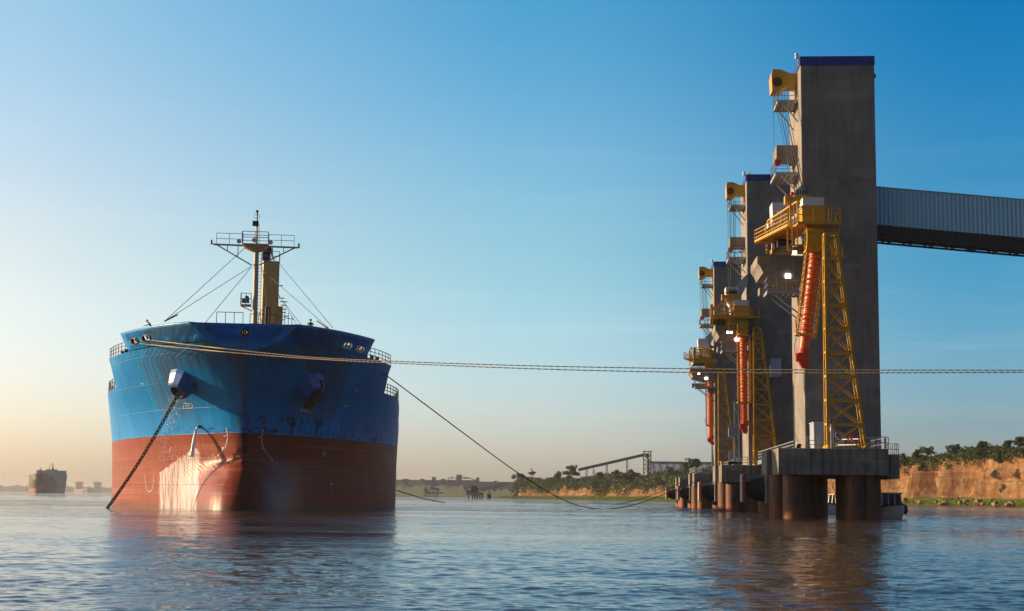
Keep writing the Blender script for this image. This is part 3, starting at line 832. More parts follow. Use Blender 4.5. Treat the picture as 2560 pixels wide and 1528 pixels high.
for u, v in ((565, 1090), (560, 1120), (650, 1093), (658, 1122)):
    for k in range(3): dab(u - 4 + 4 * k, v, .1, .14)
# boxed depth figure by the left pocket, half-hidden boxed one behind the anchor
stroke([(459, 1008), (479, 1009), (482, 1014), (481, 1020), (459, 1021)], .07); stroke([(459, 1012), (459, 1021)], .07)
for k in range(3): dab(465 + 4 * k, 1014, .1, .2)
stroke([(762, 1018), (756, 1017), (752, 1022), (751, 1027), (775, 1031), (794, 1008), (786, 1007)], .07)
for k in range(2): dab(764 + 5 * k, 1024, .14, .24, .1)
stroke([(889, 975), (895, 977)], .06); stroke([(892, 977), (886, 983)], .04); stroke([(882, 988), (878, 993)], .04); stroke([(867, 1010), (859, 1022)], .05); stroke([(863, 1014), (867, 1017)], .05); dab(870, 1015, .12, .16, .6)
stroke([(813, 1128), (813, 1143)], .06); stroke([(808, 1135), (813, 1135)], .06); dab(808, 1130, .12, .14); dab(808, 1139, .12, .14)
stroke([(824, 1201), (827, 1216)], .06); stroke([(826, 1208), (831, 1209)], .06); dab(832, 1212, .12, .16); stroke([(828, 1224), (829, 1232)], .06)
stroke([(424, 1118), (424, 1134)], .06); stroke([(424, 1127), (428, 1127)], .05); dab(429, 1120, .12, .14)
stroke([(352, 959), (359, 959)], .08); stroke([(357, 960), (361, 967)], .05); stroke([(363, 972), (366, 978)], .04)
stroke([(363, 1186), (364, 1212), (369, 1226), (374, 1230), (380, 1226), (384, 1212), (385, 1186)], .06)
sm = MB(); stroke([(318, 893), (345, 886)], .05, sm); stroke([(330, 921), (440, 893)], .03, sm); stroke([(310, 971), (425, 938)], .03, sm); sm.build('seam_lines', flat('seam_lit_blue', (.12, .34, .50), .5), ship)  # weld seams catching the light, drawn as pale blue lines
sm = MB(); stroke([(640, 1192), (700, 1194), (780, 1198), (860, 1202), (975, 1207)], .04, sm); sm.build('old_waterline', flat('seam_pale_red', (.36, .16, .14), .6), ship)
for k in range(9): dab(724 + .6 * (5 - k), 1232 + 5 * k, .05, .07)
mk.build('draught_marks', wm, ship)
# discharge pipe stain and outlet
og = MB(); p, n = on_hull(500, 1066); og.cyl(p - n * .1, p + n * .25, .16, n=10); og.build('discharge_outlet', RUST, ship)
jp = []
p_end, n_end = on_hull(477, 1128)
p0 = p + n * .2
vx = Vector((-.42, -.75, 0)) * 1.45
for k in range(15):
    tt = k * .055; jp.append(p0 + vx * tt + Vector((0, 0, -4.9 * tt * tt)))
wj = MB(); wj.tube(jp, [.11 + .007 * k for k in range(15)], 8)
mw, tw, bw_ = new_mat('falling_water'); bw_.inputs['Base Color'].default_value = (.85, .86, .86, 1); bw_.inputs['Roughness'].default_value = .15; bw_.inputs['Alpha'].default_value = .8
c_ = coords(tw); bump(tw, bw_, noise_(tw, mapped(tw, c_, (8, 8, 1)), 3, 4), .8, .05)
for i, (x_, y_, z_) in enumerate(wj.v):
    w_ = SHIP.w((x_, y_, z_)); wj.v[i] = tuple(w_)
tag(wj.build('water_jet', mw), 'white jet of water falling from the outlet on the ship\'s bow', 'water jet', kind='stuff')
# droplets washing down from the left anchor pocket and splashing where the jet lands
dp = MB(); g = random.Random(3)
def drop(u, v, off, r):
    p, n = on_hull(u, v)
    if p is None: return
    c_ = SHIP.w(p + n * off); a_ = r * g.uniform(.6, 1.4)
    q = [c_ + Vector((g.uniform(-1, 1) * a_, g.uniform(-1, 1) * a_, g.uniform(-1, 1) * a_ * 1.6)) for _ in range(4)]
    dp.add(q, [(0, 1, 2), (0, 2, 3), (0, 3, 1), (1, 3, 2)])
for _ in range(520):
    k = g.random() ** .8; c0 = 446 - 14 * k; drop(g.gauss(c0, 3 + 9 * k), 972 + 100 * k, g.uniform(.1, 1.0) * (1 - k * .6), .035)
for _ in range(420):
    k = g.random(); drop(g.gauss(418 - 4 * k, 5 + 3 * k), 1070 + 85 * k, g.uniform(.02, .3), .03)
for _ in range(300):
    drop(g.gauss(490, 30), 1128 + abs(g.gauss(0, 8)) + .25 * abs(g.gauss(0, 30)), g.uniform(.03, .3), .035)
tag(dp.build('spray', flat('spray_white', (.85, .86, .86), .3)), 'spray of water drops running down the bow below the left anchor pocket', 'spray', kind='stuff')

# ---- anchor chain
ch = MB(); A = SHIP.w(pl_ + Vector((0, 0, .1))); B = atz(268, 1271, 0.0); B.z = 0
ln = (B - A); nL = int(ln.length / .40); dirv = ln.normalized(); ext = A + ln * 1.03
side = dirv.cross(Vector((0, 0, 1))).normalized(); nrm = side.cross(dirv)
for k in range(nL + 2):
    tt = k / nL; c_ = A + ln * tt + Vector((0, 0, -.5 * math.sin(math.pi * min(tt, 1))))
    s2 = side if k % 2 else nrm
    ch.torus(c_, dirv, s2, .245, .145, .068, 12, 6)
tag(ch.build('anchor_chain', paint('chain_iron', (.02, .016, .013), .75, .2, spec=.2)), 'black anchor chain from the ship\'s left anchor pocket slanting down into the water', 'chain')
# ------------------------------------------------------------------ loading berth: pier platforms, concrete towers, ship loaders
PA = -math.atan(.0645)
P1 = Frame(22.8, 130, PA); P2 = Frame(27.1, 196, PA); P3 = Frame(31.5, 262, PA); P4 = Frame(34.8, 314, PA)
ZT_, ZB_ = 5.96, 3.72
def pile_mat():
    m, t, b = new_mat('rusty_pile'); c = coords(t)
    sep = nd(t, 'ShaderNodeSeparateXYZ'); t.links.new(c, sep.inputs[0])
    n = noise_(t, mapped(t, c, (2, 2, .4)), 1.5, 6, .65); n2 = noise_(t, c, 3, 4)
    base = mixc(t, ramp(t, n, [(.35, (0, 0, 0)), (.65, (1, 1, 1))]), (.10, .03, .011), (.17, .08, .045))
    base = mixc(t, ramp(t, math_(t, 'MULTIPLY_ADD', n2, 1.2, sep.outputs[2]), [(.0, (0, 0, 0)), (.2, (1, 1, 1))]), (.03, .018, .01), base)
    wl = ramp(t, math_(t, 'DIVIDE', math_(t, 'MULTIPLY_ADD', n, .8, sep.outputs[2]), 3), [(.35, (1, 1, 1)), (.62, (0, 0, 0))])
    base = mixc(t, math_(t, 'MULTIPLY', wl, .7), base, (.26, .075, .016))
    t.links.new(base, b.inputs['Base Color']); b.inputs['Roughness'].default_value = .6
    bump(t, b, n, .3, .05); return m
PILE = pile_mat()
FENR = paint('fender_red', (.42, .03, .018), .5, dirt=.4); FENW = paint('fender_facing', (.55, .56, .54), .55, dirt=.5, scale=3)

def platform(fr, label, w=9.3, depth=27.0, right=False, small=False, yf=9.6):
    t = thing('pier_platform', label, 'pier', fr.o, fr.a, 'concrete pier platforms of the berth')
    yf = min(yf, depth); m = MB(); m.box((0, 0, ZB_), (w, yf, ZT_))
    if depth > yf: m.box((3.0, yf - .01, ZB_ + .02), (w - .02, depth, ZT_ - .02))
    o = m.build('cap', CONC2, t)
    md = o.modifiers.new('b', 'BEVEL'); md.width = .04; md.segments = 1
    jb = MB(); jb.box((w * .405, -.012, ZB_ + .02), (w * .405 + .035, .02, ZT_ - .02)); jb.box((.1, -.008, 4.72), (w - .1, .01, 4.74)); jb.build('joint', DARK, t)
    if right:
        m = MB(); m.box((w + .003, .3, 3.45), (w + .95, 7, 5.5)); m.build('side_block', CONC2, t)
    fb_ = MB(); fb_.box((-.46, 5.0, 3.62), (-.003, 9.5, ZT_ - .02)); fb_.box((-.50, 5.1, 1.25), (.55, 9.4, 3.62)); fb_.build('fender_block', CONC2, t)
    pl = [(1.4, 1.35), (4.7, 1.4), (6.6, 1.35), (8.0, 1.7), (2.9, 4.8), (.55, 4.2), (6.5, 5.5), (.2, 7.4), (3.6, 10.5), (8.6, 10), (1.2, 13.5), (5.2, 15), (8.4, 17), (2.4, 20), (6.5, 23), (.8, 25)]
    if small: pl = [(1.0, 1.3), (2.6, 1.3), (.8, 4.6), (3.4, 5), (.4, 7.4)]
    elif not right: pl = [(1.5, 1.3), (3.9, 1.4), (.6, 2.9), (6.4, 1.5), (.2, 7.4), (3.2, 7), (6.6, 8), (1.5, 13), (5, 14), (8.4, 15), (2.5, 21), (7, 22)]
    else: pl = [p for p in pl if p != (4.7, 1.4)]
    for x, y in pl:
        if x > w - .3 or (y > yf - .8 and x < 3.9): continue
        c = MB(); c.cyl((x, y, -2.4), (x, y, ZB_ - .002), .9, n=20, cap=False); c.cyl((x, y, 2.4), (x, y, 2.46), .93, n=20, cap=False); c.build('pile', PILE, t)
    return t
platform(P1, 'nearest and largest concrete pier platform, carrying the tallest-looking tower on rusty piles', right=True, yf=13.4)
platform(P2, 'second concrete pier platform from the viewer, under the middle loading tower')
platform(P3, 'third concrete pier platform from the viewer, under the farthest loading tower')
platform(P4, 'farthest concrete pier platform at the river end of the berth, with no tower on it', w=4.2, depth=10, small=True)

def fender(fr, label):
    t = thing('fender', label, 'fender', fr.w((-.5, 7.2, 0)), fr.a, 'rubber fenders along the berth')
    m = MB(); m.cyl((-.03, 0, 2.5), (-.75, 0, 2.5), 1.12, 1.0, 20); m.cyl((-.75, 0, 2.5), (-1.6, 0, 2.5), 1.0, .62, 20); m.build('rubber_cone', BLK, t)
    m = MB(); m.box((-1.95, -.9, 1.28), (-1.62, .9, 3.85)); o = m.build('panel', FENR, t)
    md = o.modifiers.new('b', 'BEVEL'); md.width = .1; md.segments = 2
    f = MB()
    for k in range(3):
        for j in range(2): f.box((-2.05, -.86 + j * .88, 1.36 + k * .82), (-1.953, -.86 + j * .88 + .84, 1.36 + k * .82 + .79))
    f.build('facing_pads', FENW, t)
    c = MB()
    for q in (-.8, .8): c.cyl((-.1, q * .6, 3.75), (-1.7, q, 3.45), .03, n=5); c.cyl((-.1, q * .5, 3.5), (-1.65, q, 1.9), .02, n=5)
    c.box((-.12, -.3, 3.62), (0, .3, 3.9)); c.build('chains', GALV, t)
for fr, s in ((P1, 'fender with red panel and pale facing on the nearest pier platform'), (P2, 'fender with red panel on the second pier platform'),
              (P3, 'fender with dark red panel on the third pier platform'), (P4, 'farthest fender, seen edge-on at the end of the berth')):
    fender(fr, s)

# ---- towers ----
def balcony(mb, rl_, x0, x1, y0, y1, z, xt, brace=2.0, h=1.05):
    """walkway from the tower wall at x = xt out to x0; braces run down to the wall"""
    mb.box((x0, y0, z - .12), (x1, y1, z)); mb.bar((x0, y0, z - .08), (x1, y0, z - .08), .12, .3); mb.bar((x0, y1, z - .08), (x1, y1, z - .08), .12, .3); mb.bar((x0, y0, z - .1), (x0, y1, z - .1), .12, .3)
    k = x0
    while k < x1: mb.bar((k, y0, z - .2), (k, y1, z - .2), .08, .12); k += .5
    for y in (y0 + .15, y1 - .15): mb.bar((x0 + .5, y, z - .2), (xt, y, z - brace), .13)
    rl_.rail([(x1, y0, z), (x0, y0, z), (x0, y1, z), (x1, y1, z)], h, 2, 1.0, .025)

def tower(fr, yt, H, label, first=False, W_=7.25, D_=9.4, XT=4.5):
    t = thing('loading_tower', label, 'tower', fr.w((XT, yt, ZT_)), fr.a, 'concrete loading towers of the grain berth')
    off = (XT, yt, ZT_)
    m = MB(); m.box((XT, yt, ZT_), (XT + W_, yt + D_, H - .9)); o = m.build('shaft', CONC, t, off)
    md = o.modifiers.new('b', 'BEVEL'); md.width = .06; md.segments = 2
    m = MB(); m.box((XT - .05, yt - .05, H - .9), (XT + W_ + .05, yt + D_ + .05, H)); m.build('parapet_cladding', BLUEC, t, off)
    m = MB(); m.box((XT + .1, yt + .1, H), (XT + W_ - .1, yt + D_ - .1, H + .03)); m.build('roof', GALV, t, off)
    lm = MB()
    for z in (H + .30, H - .02): lm.ball((XT - .35, yt + .3, z), .17)
    lm.bar((XT - .15, yt + .3, H - .9), (XT - .15, yt + .3, H + .3), .08); lm.bar((XT - .15, yt + .3, H + .3), (XT - .35, yt + .3, H + .3), .06); lm.bar((XT - .15, yt + .3, H - .02), (XT - .35, yt + .3, H - .02), .06)
    lm.build('lamps', WHT, t, off)
    # hoist head: yellow box beam ending in a sheave housing
    ya, yb = yt + 2.6, yt + 5.0; xh = XT - 2.45
    hd = MB(); z = H
    hd.prism([(XT, z - 1.0), (XT - .75, z - .95), (XT - 1.6, z - .55), (xh, z - .55), (xh - .12, z - 1.1), (xh - .05, z - 2.72), (XT - 1.75, z - 2.72), (XT - .95, z - 2.2), (XT, z - 2.2)], ya, yb)
    h_ = hd.build('hoist_head', YEL, t, off)
    sv = MB()
    sv.cyl((xh + .45, ya, z - 1.85), (xh + .45, yb, z - 1.85), .12, n=8)
    for q in (ya - .06, yb - .15): sv.cyl((xh + .45, q, z - 1.85), (xh + .45, q + .2, z - 1.85), .5, n=16)
    sv.build('sheave', RUST, h_, off)
    b = MB(); r_ = MB(); balcony(b, r_, XT - 2.0, XT, yt + 2.2, yt + 6.0, H - 3.9, XT, 2.2); bo = b.build('platform', GALV, t, off); r_.build('railing', GALV, bo, off)
    # concrete box with a second platform
    zb = H - 8.3
    m = MB(); m.box((XT - 2.1, yt + 3.0, zb - 1.3), (XT - .002, yt + 6.2, zb)); m.build('concrete_box', CONC, t, off)
    m = MB(); m.cyl((XT - 2.0, yt + 3.1, zb - 1.75), (XT - 2.0, yt + 3.4, zb - 1.75), .36, n=14); m.bar((XT - 2, yt + 3.3, zb - 1.3), (XT - 1.9, yt + 3.3, zb - 1.9), .3); m.build('sheave', REDP, t, off)
    b = MB(); r_ = MB(); balcony(b, r_, XT - 2.3, XT, yt + 2.0, yt + 6.6, zb - 3.05, XT, 2.2, 1.4); bo = b.build('platform', GALV, t, off); r_.build('railing', GALV, bo, off)
    pp = MB(); pp.bar((XT - .5, yt + 2.3, zb - 3.05), (XT - .5, yt + 2.3, zb - 1.3), .12); pp.bar((XT - .9, yt + 2.4, zb - 2.1), (XT - .4, yt + 2.4, zb - 2.3), .14); pp.build('pipework', DARK, t, off)
    # grain chute: corrugated inclined gallery down to a hopper over the boom
    zc = 28.0
    g_ = MB(); ys, ye = yt - .6, yt + 1.5
    g_.prism([(XT + .55 - .5, zc + 4.4), (XT + .05, zc + 3.0), (XT - 1.1, zc + .8), (XT - 1.9, zc + 2.4)], ys, ye); g_.build('grain_chute', SHEET, t, off)
    g_ = MB(); g_.prism([(XT - 3.0, zc + 2.45), (XT - 1.3, zc + 2.45), (XT - .9, zc + .9), (XT - 1.6, zc + .1), (XT - 2.4, zc - .2), (XT - 2.95, zc + .6)], ys - .2, ye + .2)
    g_.cyl((XT - 2.1, ys + 1, zc - .1), (XT - 2.1, ys + 1, zc - 1.6), .45, .35, 10); g_.build('hopper', WHT, t, off)
    # corbel slab carrying the loader, with its lamp-lit inspection platform
    m = MB(); m.prism([(XT - 4.45, 25.25), (XT + .0, 25.25), (XT + .0, 23.0), (XT - 1.8, 23.0), (XT - 3.9, 23.55), (XT - 4.15, 24.15), (XT - 4.45, 24.5)], yt - .3, yt + 6.6); m.build('corbel', CONC, t, off)
    b = MB(); r_ = MB(); balcony(b, r_, XT - 3.5, XT + .2, yt - .5, yt + 2.6, 21.75, XT, 2.6, 1.3); bo = b.build('platform', GALV, t, off); r_.build('railing', GALV, bo, off)
    m = MB(); m.box((XT - 3.9, yt + 3.2, 21.9), (XT, yt + 5, 22.6)); m.build('concrete_beam', CONC, t, off)
    lp_ = MB(); lp_.box((XT - 1.75, yt - .42, 23.0), (XT - 1.25, yt - .34, 23.45)); lp_.build('lamp', LAMP, t, off)
    if first:
        m = MB(); q = fr.px(2196, 190, yt + 2); m.ball((XT + W_ + .25, yt + 2, q.z), .28); m.bar((XT + W_, yt + 2, q.z + .2), (XT + W_ + .25, yt + 2, q.z + .1), .15); m.build('loudspeaker', DARK, t, off)
    return t
T = {1: (P1, 17.3, P1.px(2004, 141.5, 17.3).z), 2: (P2, 11.2, P2.px(1865, 436, 11.2).z), 3: (P3, 13.2, P3.px(1786, 654, 13.2).z)}
tower(*T[1], 'nearest concrete loading tower with blue-clad top, the corrugated conveyor gallery leaving its right side', first=True)
tower(*T[2], 'middle concrete loading tower with blue-clad top, a person in a yellow vest on its roof')
tower(*T[3], 'farthest concrete loading tower with blue-clad top, leftmost of the three')

# ---- ship loaders ----
def lattice(mb, base4, top4, nseg, chord=.16, brace=.08, rung=.14):
    B = [Vector(p) for p in base4]; Tt = [Vector(p) for p in top4]
    for a, b in zip(B, Tt): mb.bar(a, b, chord)
    for k in range(nseg + 1):
        lv = [a.lerp(b, k / nseg) for a, b in zip(B, Tt)]
        for i in range(4): mb.bar(lv[i], lv[(i + 1) % 4], rung if k % 1 == 0 else brace)
        if k < nseg:
            lw = [a.lerp(b, (k + 1) / nseg) for a, b in zip(B, Tt)]
            for i in range(4):
                mb.bar(lv[i], lw[(i + 1) % 4], brace); mb.bar(lv[(i + 1) % 4], lw[i], brace)

BOOTP = paint('boot_dark_orange', (.50, .045, .008), .5, dirt=.4)
def loader(fr, yt, H, PE, PH, leg, spout, label, XT=4.5):
    """PE: far/pivot end of the boom (x, y); PH: spout head (x, y); leg: (x, y) foot; spout: (dx, dy, casing bottom z, tip z, boot lean)"""
    base = (XT - 2, yt + 1, 25.25)
    t = thing('ship_loader', label, 'ship loader', fr.w(base), fr.a, 'yellow ship loaders of the berth'); off = base
    pe, ph = Vector((*PE, 0)), Vector((*PH, 0)); e = (ph - pe); L = e.length; e.normalize(); n = Vector((e.y, -e.x, 0))
    if n.x > 0: n = -n                                     # n points to the river side
    def P(a, b, z): q = pe + e * a + n * b; return Vector((q.x, q.y, z))
    Lb = L - 1.2
    # boom frame
    m = MB(); hw = .95
    for s_ in (-hw, hw):
        m.bar(P(0, s_, 26.3), P(Lb, s_, 26.3), .16, .34); m.bar(P(1.1, s_, 28.15), P(Lb, s_, 28.5), .14); m.bar(P(0, s_, 27.35), P(1.1, s_, 28.15), .14); m.bar(P(0, s_, 26.3), P(0, s_, 27.5), .16)
        k = 0; ns = max(3, int(Lb / .75))
        for k in range(1, ns + 1):
            a = Lb * k / ns; zt = 28.15 + .35 * (a / Lb) if a > 1.1 else 27.35 + .75 * a / 1.1
            m.bar(P(a, s_, 26.3), P(a - .12, s_, zt), .09)
            if k % 3 == 0: m.bar(P(a - Lb / ns, s_, 26.3), P(a, s_, zt), .07)
        m.bar(P(0, s_, 27.5), P(1.4, s_, 26.4), .09)
    ns = max(4, int(Lb / .45))
    for k in range(ns + 1): a = Lb * k / ns; m.bar(P(a, -hw, 26.2), P(a, hw, 26.2), .1, .12)
    for s0, s1 in ((.3, .42), (.62, .72), (.86, .94)): m.bar(P(Lb * s1, -hw, 28.5), P(Lb * s1, hw, 28.5), .14)
    m.build('boom', YEL, t, off)
    bl_ = MB(); bl_.bar(P(.5, 0, 26.75), P(Lb + .3, 0, 26.95), 1.15, .08)
    for k in range(int(Lb / .7)): bl_.cyl(P(.6 + k * .7, -.6, 27.25 + .01 * k), P(.6 + k * .7, .6, 27.25 + .01 * k), .09, n=8)
    bl_.build('conveyor_belt', WHT, t, off)
    # river-side walkway with railing and kickboards
    w = MB()
    for k in range(int(Lb / .32)): w.bar(P(.1 + k * .32, hw + .08, 26.15), P(.1 + k * .32, hw + 1.0, 26.15), .17, .05)
    w.bar(P(0, hw + 1.02, 26.25), P(Lb + .2, hw + 1.02, 26.25), .05, .22)
    for k in range(int(Lb / .55)): w.bar(P(.2 + k * .55, hw + .1, 26.05), P(.2 + k * .55, hw + 1.0, 26.05), .07, .1)
    w.rail([P(0, hw + 1.02, 26.2), P(Lb + .2, hw + 1.02, 26.2)], 1.1, 3, .55, .028); w.build('walkway', YEL, t, off)
    sg = MB(); q = P(Lb * .42, hw + 1.08, 26.9); sg.bar(P(Lb * .42, hw + 1.08, 27.05), P(Lb * .42 + .38, hw + 1.08, 27.05), .04, .42); sg.build('notice_board', WHT, t, off)
    # portal and pulley block above the boom
    a = Lb * (.80 if fr is P1 else 1.0); c_ = P(a, 0, 0); cx, cy = c_.x, c_.y; m = MB()
    for x_ in (cx - 1.0, cx + .7):
        for y_, q in ((cy - .5, -.35), (cy + .5, .35)): m.bar((x_, y_ + q, 26.3), (x_, y_, 29.0), .16, .18)
    m.box((cx - 1.35, cy - .5, 28.85), (cx + 1.15, cy + .5, 29.25)); m.box((cx - .6, cy - .4, 29.25), (cx + .8, cy + .4, 29.45)); m.box((cx - 1.45, cy - .55, 28.6), (cx - 1.25, cy + .55, 29.35)); m.build('portal', YEL, t, off)
    pb = MB()
    for k in range(6): pb.cyl((cx - .45 + k * .2, cy - .1, 29.65), (cx - .35 + k * .2, cy - .1, 29.65), .28, n=12)
    pb.build('pulley_block', DARK, t, off)
    pr = MB(); pr.ball((cx - .75, cy, 29.6), .2); pr.build('beacon', REDP, t, off)
    # drive housing at the spout head (kept square to the tower)
    hx, hy = PH; m = MB()
    m.box((hx - 1.02, hy - .9, 26.3), (hx + 1.02, hy + 1.3, 27.72)); m.box((hx - 1.06, hy - .93, 27.62), (hx + 1.06, hy + 1.33, 27.76)); m.box((hx - 1.04, hy - .93, 26.85), (hx + 1.04, hy - .9, 26.89))
    ho = m.build('drive_housing', YEL, t, off)
    m = MB(); m.box((hx - .94, hy - .86, 27.765), (hx + .94, hy + 1.28, 28.46)); m.box((hx - .98, hy - .9, 28.46), (hx + .98, hy + 1.32, 28.52)); m.build('white_cover', WHT, ho, off)
    m = MB(); m.box((hx - 1.5, hy - 1.5, 26.02), (hx + 2.35, hy + 1.6, 26.17)); m.bar((hx - 1.5, hy - 1.5, 26.06), (hx + 2.35, hy - 1.5, 26.06), .1, .26)
    m.rail([(hx - 1.4, hy - 1.45, 26.17), (hx + 1.25, hy - 1.45, 26.17)], 1.35, 2, 1.3, .035)
    m.rail([(hx + 1.5, hy - 1.45, 26.17), (hx + 2.3, hy - 1.45, 26.17), (hx + 2.3, hy + 1.5, 26.17)], 1.25, 3, .8, .035)
    m.bar((hx + 1.15, hy - .3, 26.1), (hx + .98, hy - .3, 28.6), .2); m.build('head_platform', YEL, t, off)
    # drum-shaped inlet above the spout
    dx, dy, zc_, zt_, lean = spout
    m = MB(); m.cyl((hx - .62, hy, 24.95), (hx + .85, hy, 24.95), 1.15, n=24); m.box((hx - .25, hy - .7, 24.9), (hx + .75, hy + .7, 26.05)); m.box((hx - .2, hy - .62, 23.6), (hx + .7, hy + .62, 24.2))
    do = m.build('spout_head', YEL, t, off)
    m = MB(); m.cyl((hx - .70, hy, 24.95), (hx - .63, hy, 24.95), .62, n=16); m.cyl((hx - .74, hy, 24.95), (hx - .70, hy, 24.95), .2, n=10); m.build('hub', DARK, do, off)
    m = MB()
    for k in range(8):
        an_ = k * math.pi / 4; m.bar((hx - .66, hy, 24.95), (hx - .66, hy + 1.05 * math.cos(an_), 24.95 + 1.05 * math.sin(an_)), .07)
    m.build('drum_ribs', YEL, do, off)
    # telescopic spout
    A = Vector((hx + .25, hy, 23.9)); Bc = Vector((hx + .25 + dx, hy + dy, zc_)); d_ = (Bc - A).normalized(); sx_ = Vector((0, 1, 0)).cross(d_).normalized(); sy_ = d_.cross(sx_)
    if sx_.x > 0: sx_ = -sx_
    m = MB(); m.cyl(A, Bc + d_ * .2, .50, n=20)
    k = 0; Ls = (Bc - A).length
    while k < Ls: c_ = A + d_ * k; m.torus(c_, sx_, sy_, .53, .53, .05, 20, 5); k += .46
    so_ = m.build('upper_tube', ORG, t, off)
    Bt = Bc + d_ * max(.6, ((zc_ - zt_) - 1.5))
    m = MB(); m.cyl(Bc + d_ * .1, Bt, .47, n=20); m.build('lower_tube', ORG, so_, off)
    m = MB(); m.cyl(Bt - d_ * .25, Bt + d_ * .25, .54, n=16); 
    c0, c1_ = Bt + d_ * .2, Bt + d_ * .75 - sx_ * .0
    tip = Vector((Bt.x + lean, Bt.y, zt_))
    def sq(c, a, b): return [c + sx_ * (a * i) + sy_ * (b * j) for i, j in ((-1, -1), (1, -1), (1, 1), (-1, 1))]
    m.loft([sq(c0, .5, .5), sq(c1_ + sx_ * .12, .52, .5), sq(c1_.lerp(tip, .35), .42, .42), sq(tip, .24, .3)])
    m.box(c1_ + Vector((-.62, -.3, -.1)), c1_ + Vector((-.3, .3, .55))); m.build('boot', BOOTP, so_, off)
    cb_ = MB(); cc = [Bc + sx_ * .6 + d_ * (k * .35) + sx_ * (.25 * math.sin(k * .55)) for k in range(int(max(3, (zc_ - zt_) / .35)))]; cb_.tube(cc, .03, 5)
    q0 = A + sx_ * -1.0 + Vector((0, -.2, 1.2)); cb_.tube([q0 + Vector((.2 * math.sin(k * .9), 0, -.25 * k)) for k in range(9)], .045, 5); cb_.build('cable', DARK, so_, off)
    # lattice casing round the tube
    m = MB(); a0, a1 = A + d_ * .25, Bc; r0, r1 = .80, .78
    def sq2(c, r): return [c + sx_ * (r * i) + sy_ * (r * j) for i, j in ((-1, -1), (1, -1), (1, 1), (-1, 1))]
    Lc = (a1 - a0).length; nsg = max(4, int(Lc / 1.05)); S0_, S1_ = sq2(a0, r0), sq2(a1, r1)
    for p, q in zip(S0_, S1_): m.bar(p, q, .11)
    nr = int(Lc / .5)
    for k in range(nr + 1):
        lv = [p.lerp(q, k / nr) for p, q in zip(S0_, S1_)]
        for i in range(4): m.bar(lv[i], lv[(i + 1) % 4], .045)
    for k in range(nsg):
        lv = [p.lerp(q, k / nsg) for p, q in zip(S0_, S1_)]; lw = [p.lerp(q, (k + 1) / nsg) for p, q in zip(S0_, S1_)]
        for i in range(4): m.bar(lv[i], lw[(i + 1) % 4], .06)
    for z_ in (0, 1.0): c_ = a0.lerp(a1, z_); s4 = sq2(c_, .88); [m.bar(s4[i], s4[(i + 1) % 4], .12, .16) for i in range(4)]
    fl = sq2(a1, .88); m.bar(fl[1], fl[1] + sx_ * .25 - d_ * 1.2, .08); m.build('spout_casing', YEL, t, off)
    ga = MB(); ga.cyl(a0.lerp(a1, .12) - sx_ * .9 + sy_ * -.6, a0.lerp(a1, .94) - sx_ * .86 + sy_ * -.6, .07, n=8)
    for k in range(9): c_ = a0.lerp(a1, .12 + .1 * k) - sx_ * .9 - sy_ * .6; ga.cyl(c_, c_ + d_ * .35, .11, n=8)
    ga.build('guide_rod', YEL, so_, off)
    # bracket at the pivot end: upright and bottom beams resting on the corbel
    m = MB(); zq = 25.3
    q = P(-.1, 0, 0); m.bar((q.x, q.y, zq + .35), (q.x, q.y, 28.0), .42, .7); m.bar((q.x, q.y, zq + .35), (q.x, q.y, zq), .45, .5)
    xr = XT - .05
    for yy in (q.y, ): m.bar((q.x - .2, min(yy, yt + 1), zq + .35), (xr, min(yy, yt + 1), zq + .35), .5, .75)
    m.bar((q.x - .2, yt - .5, zq + .3), (xr, yt - .5, zq + .3), .3, .4); m.bar((q.x, q.y, zq + .2), (q.x, yt - .5, zq + .2), .3, .35)
    m.build('pivot_frame', YEL, t, off)
    m = MB(); c_ = P(Lb * .35, 0, 25.6); m.cbox(c_, (1.6, 1.3, .7)); m.cbox(P(Lb * .2, .2, 25.55), (.9, .7, .6)); m.build('machinery', DARK, t, off)
    m = MB(); m.box((q.x + .35, yt - .42, 25.7), (q.x + 1.2, yt - .38, 26.05)); m.build('reflector_plate', WHT, t, off)
    # hanging ladders and floodlights
    for a_, zl in ((Lb * .90, 24.15), (Lb * 1.04, 24.35)):
        m = MB(); m.ladder(P(a_, hw + .4, 26.1), P(a_, hw + .4, zl), (1, 0, 0), .46, .42, .05); c_ = P(a_, hw + .4, zl); m.cbox((c_.x, c_.y, zl), (.42, .2, .16)); m.build('ladder', YEL, t, off)
    m = MB(); m.ladder(P(Lb * .12, hw + .2, 26.1), P(Lb * .12, hw + .2, 24.9), e, .42, .38, .035); m.build('ladder', YEL, t, off)
    for a_, zl in (((Lb * .78, 24.05), (Lb * .93, 24.1)) if fr is not P1 else ((Lb * .93, 23.85),)):
        c_ = P(a_, hw + .1, zl); o_ = MB(); o_.cbox((c_.x, c_.y, zl), (.46, .16, .40)); lo = o_.build('floodlight', GALV, t, off)
        o_ = MB(); o_.cbox((c_.x, c_.y - .1, zl), (.36, .03, .32)); o_.build('lamp', LAMP, lo, off)
    # lattice leg on the pier
    lx, ly = leg; m = MB()
    zt2 = 24.6
    lattice(m, [(lx, ly, ZT_ + .05), (lx + 3.2, ly, ZT_ + .05), (lx + 3.2, ly + 1.5, ZT_ + .05), (lx, ly + 1.5, ZT_ + .05)],
            [(lx, ly, zt2), (lx + .95, ly, zt2), (lx + .95, ly + .9, zt2), (lx, ly + .9, zt2)], 9, .24, .10, .2)
    for x_, y_ in ((lx, ly), (lx + 3.2, ly), (lx + 3.2, ly + 1.5), (lx, ly + 1.5)): m.cyl((x_, y_, ZT_), (x_, y_, ZT_ + .35), .34, .16, 8)
    m.build('lattice_leg', YEL, t, off)
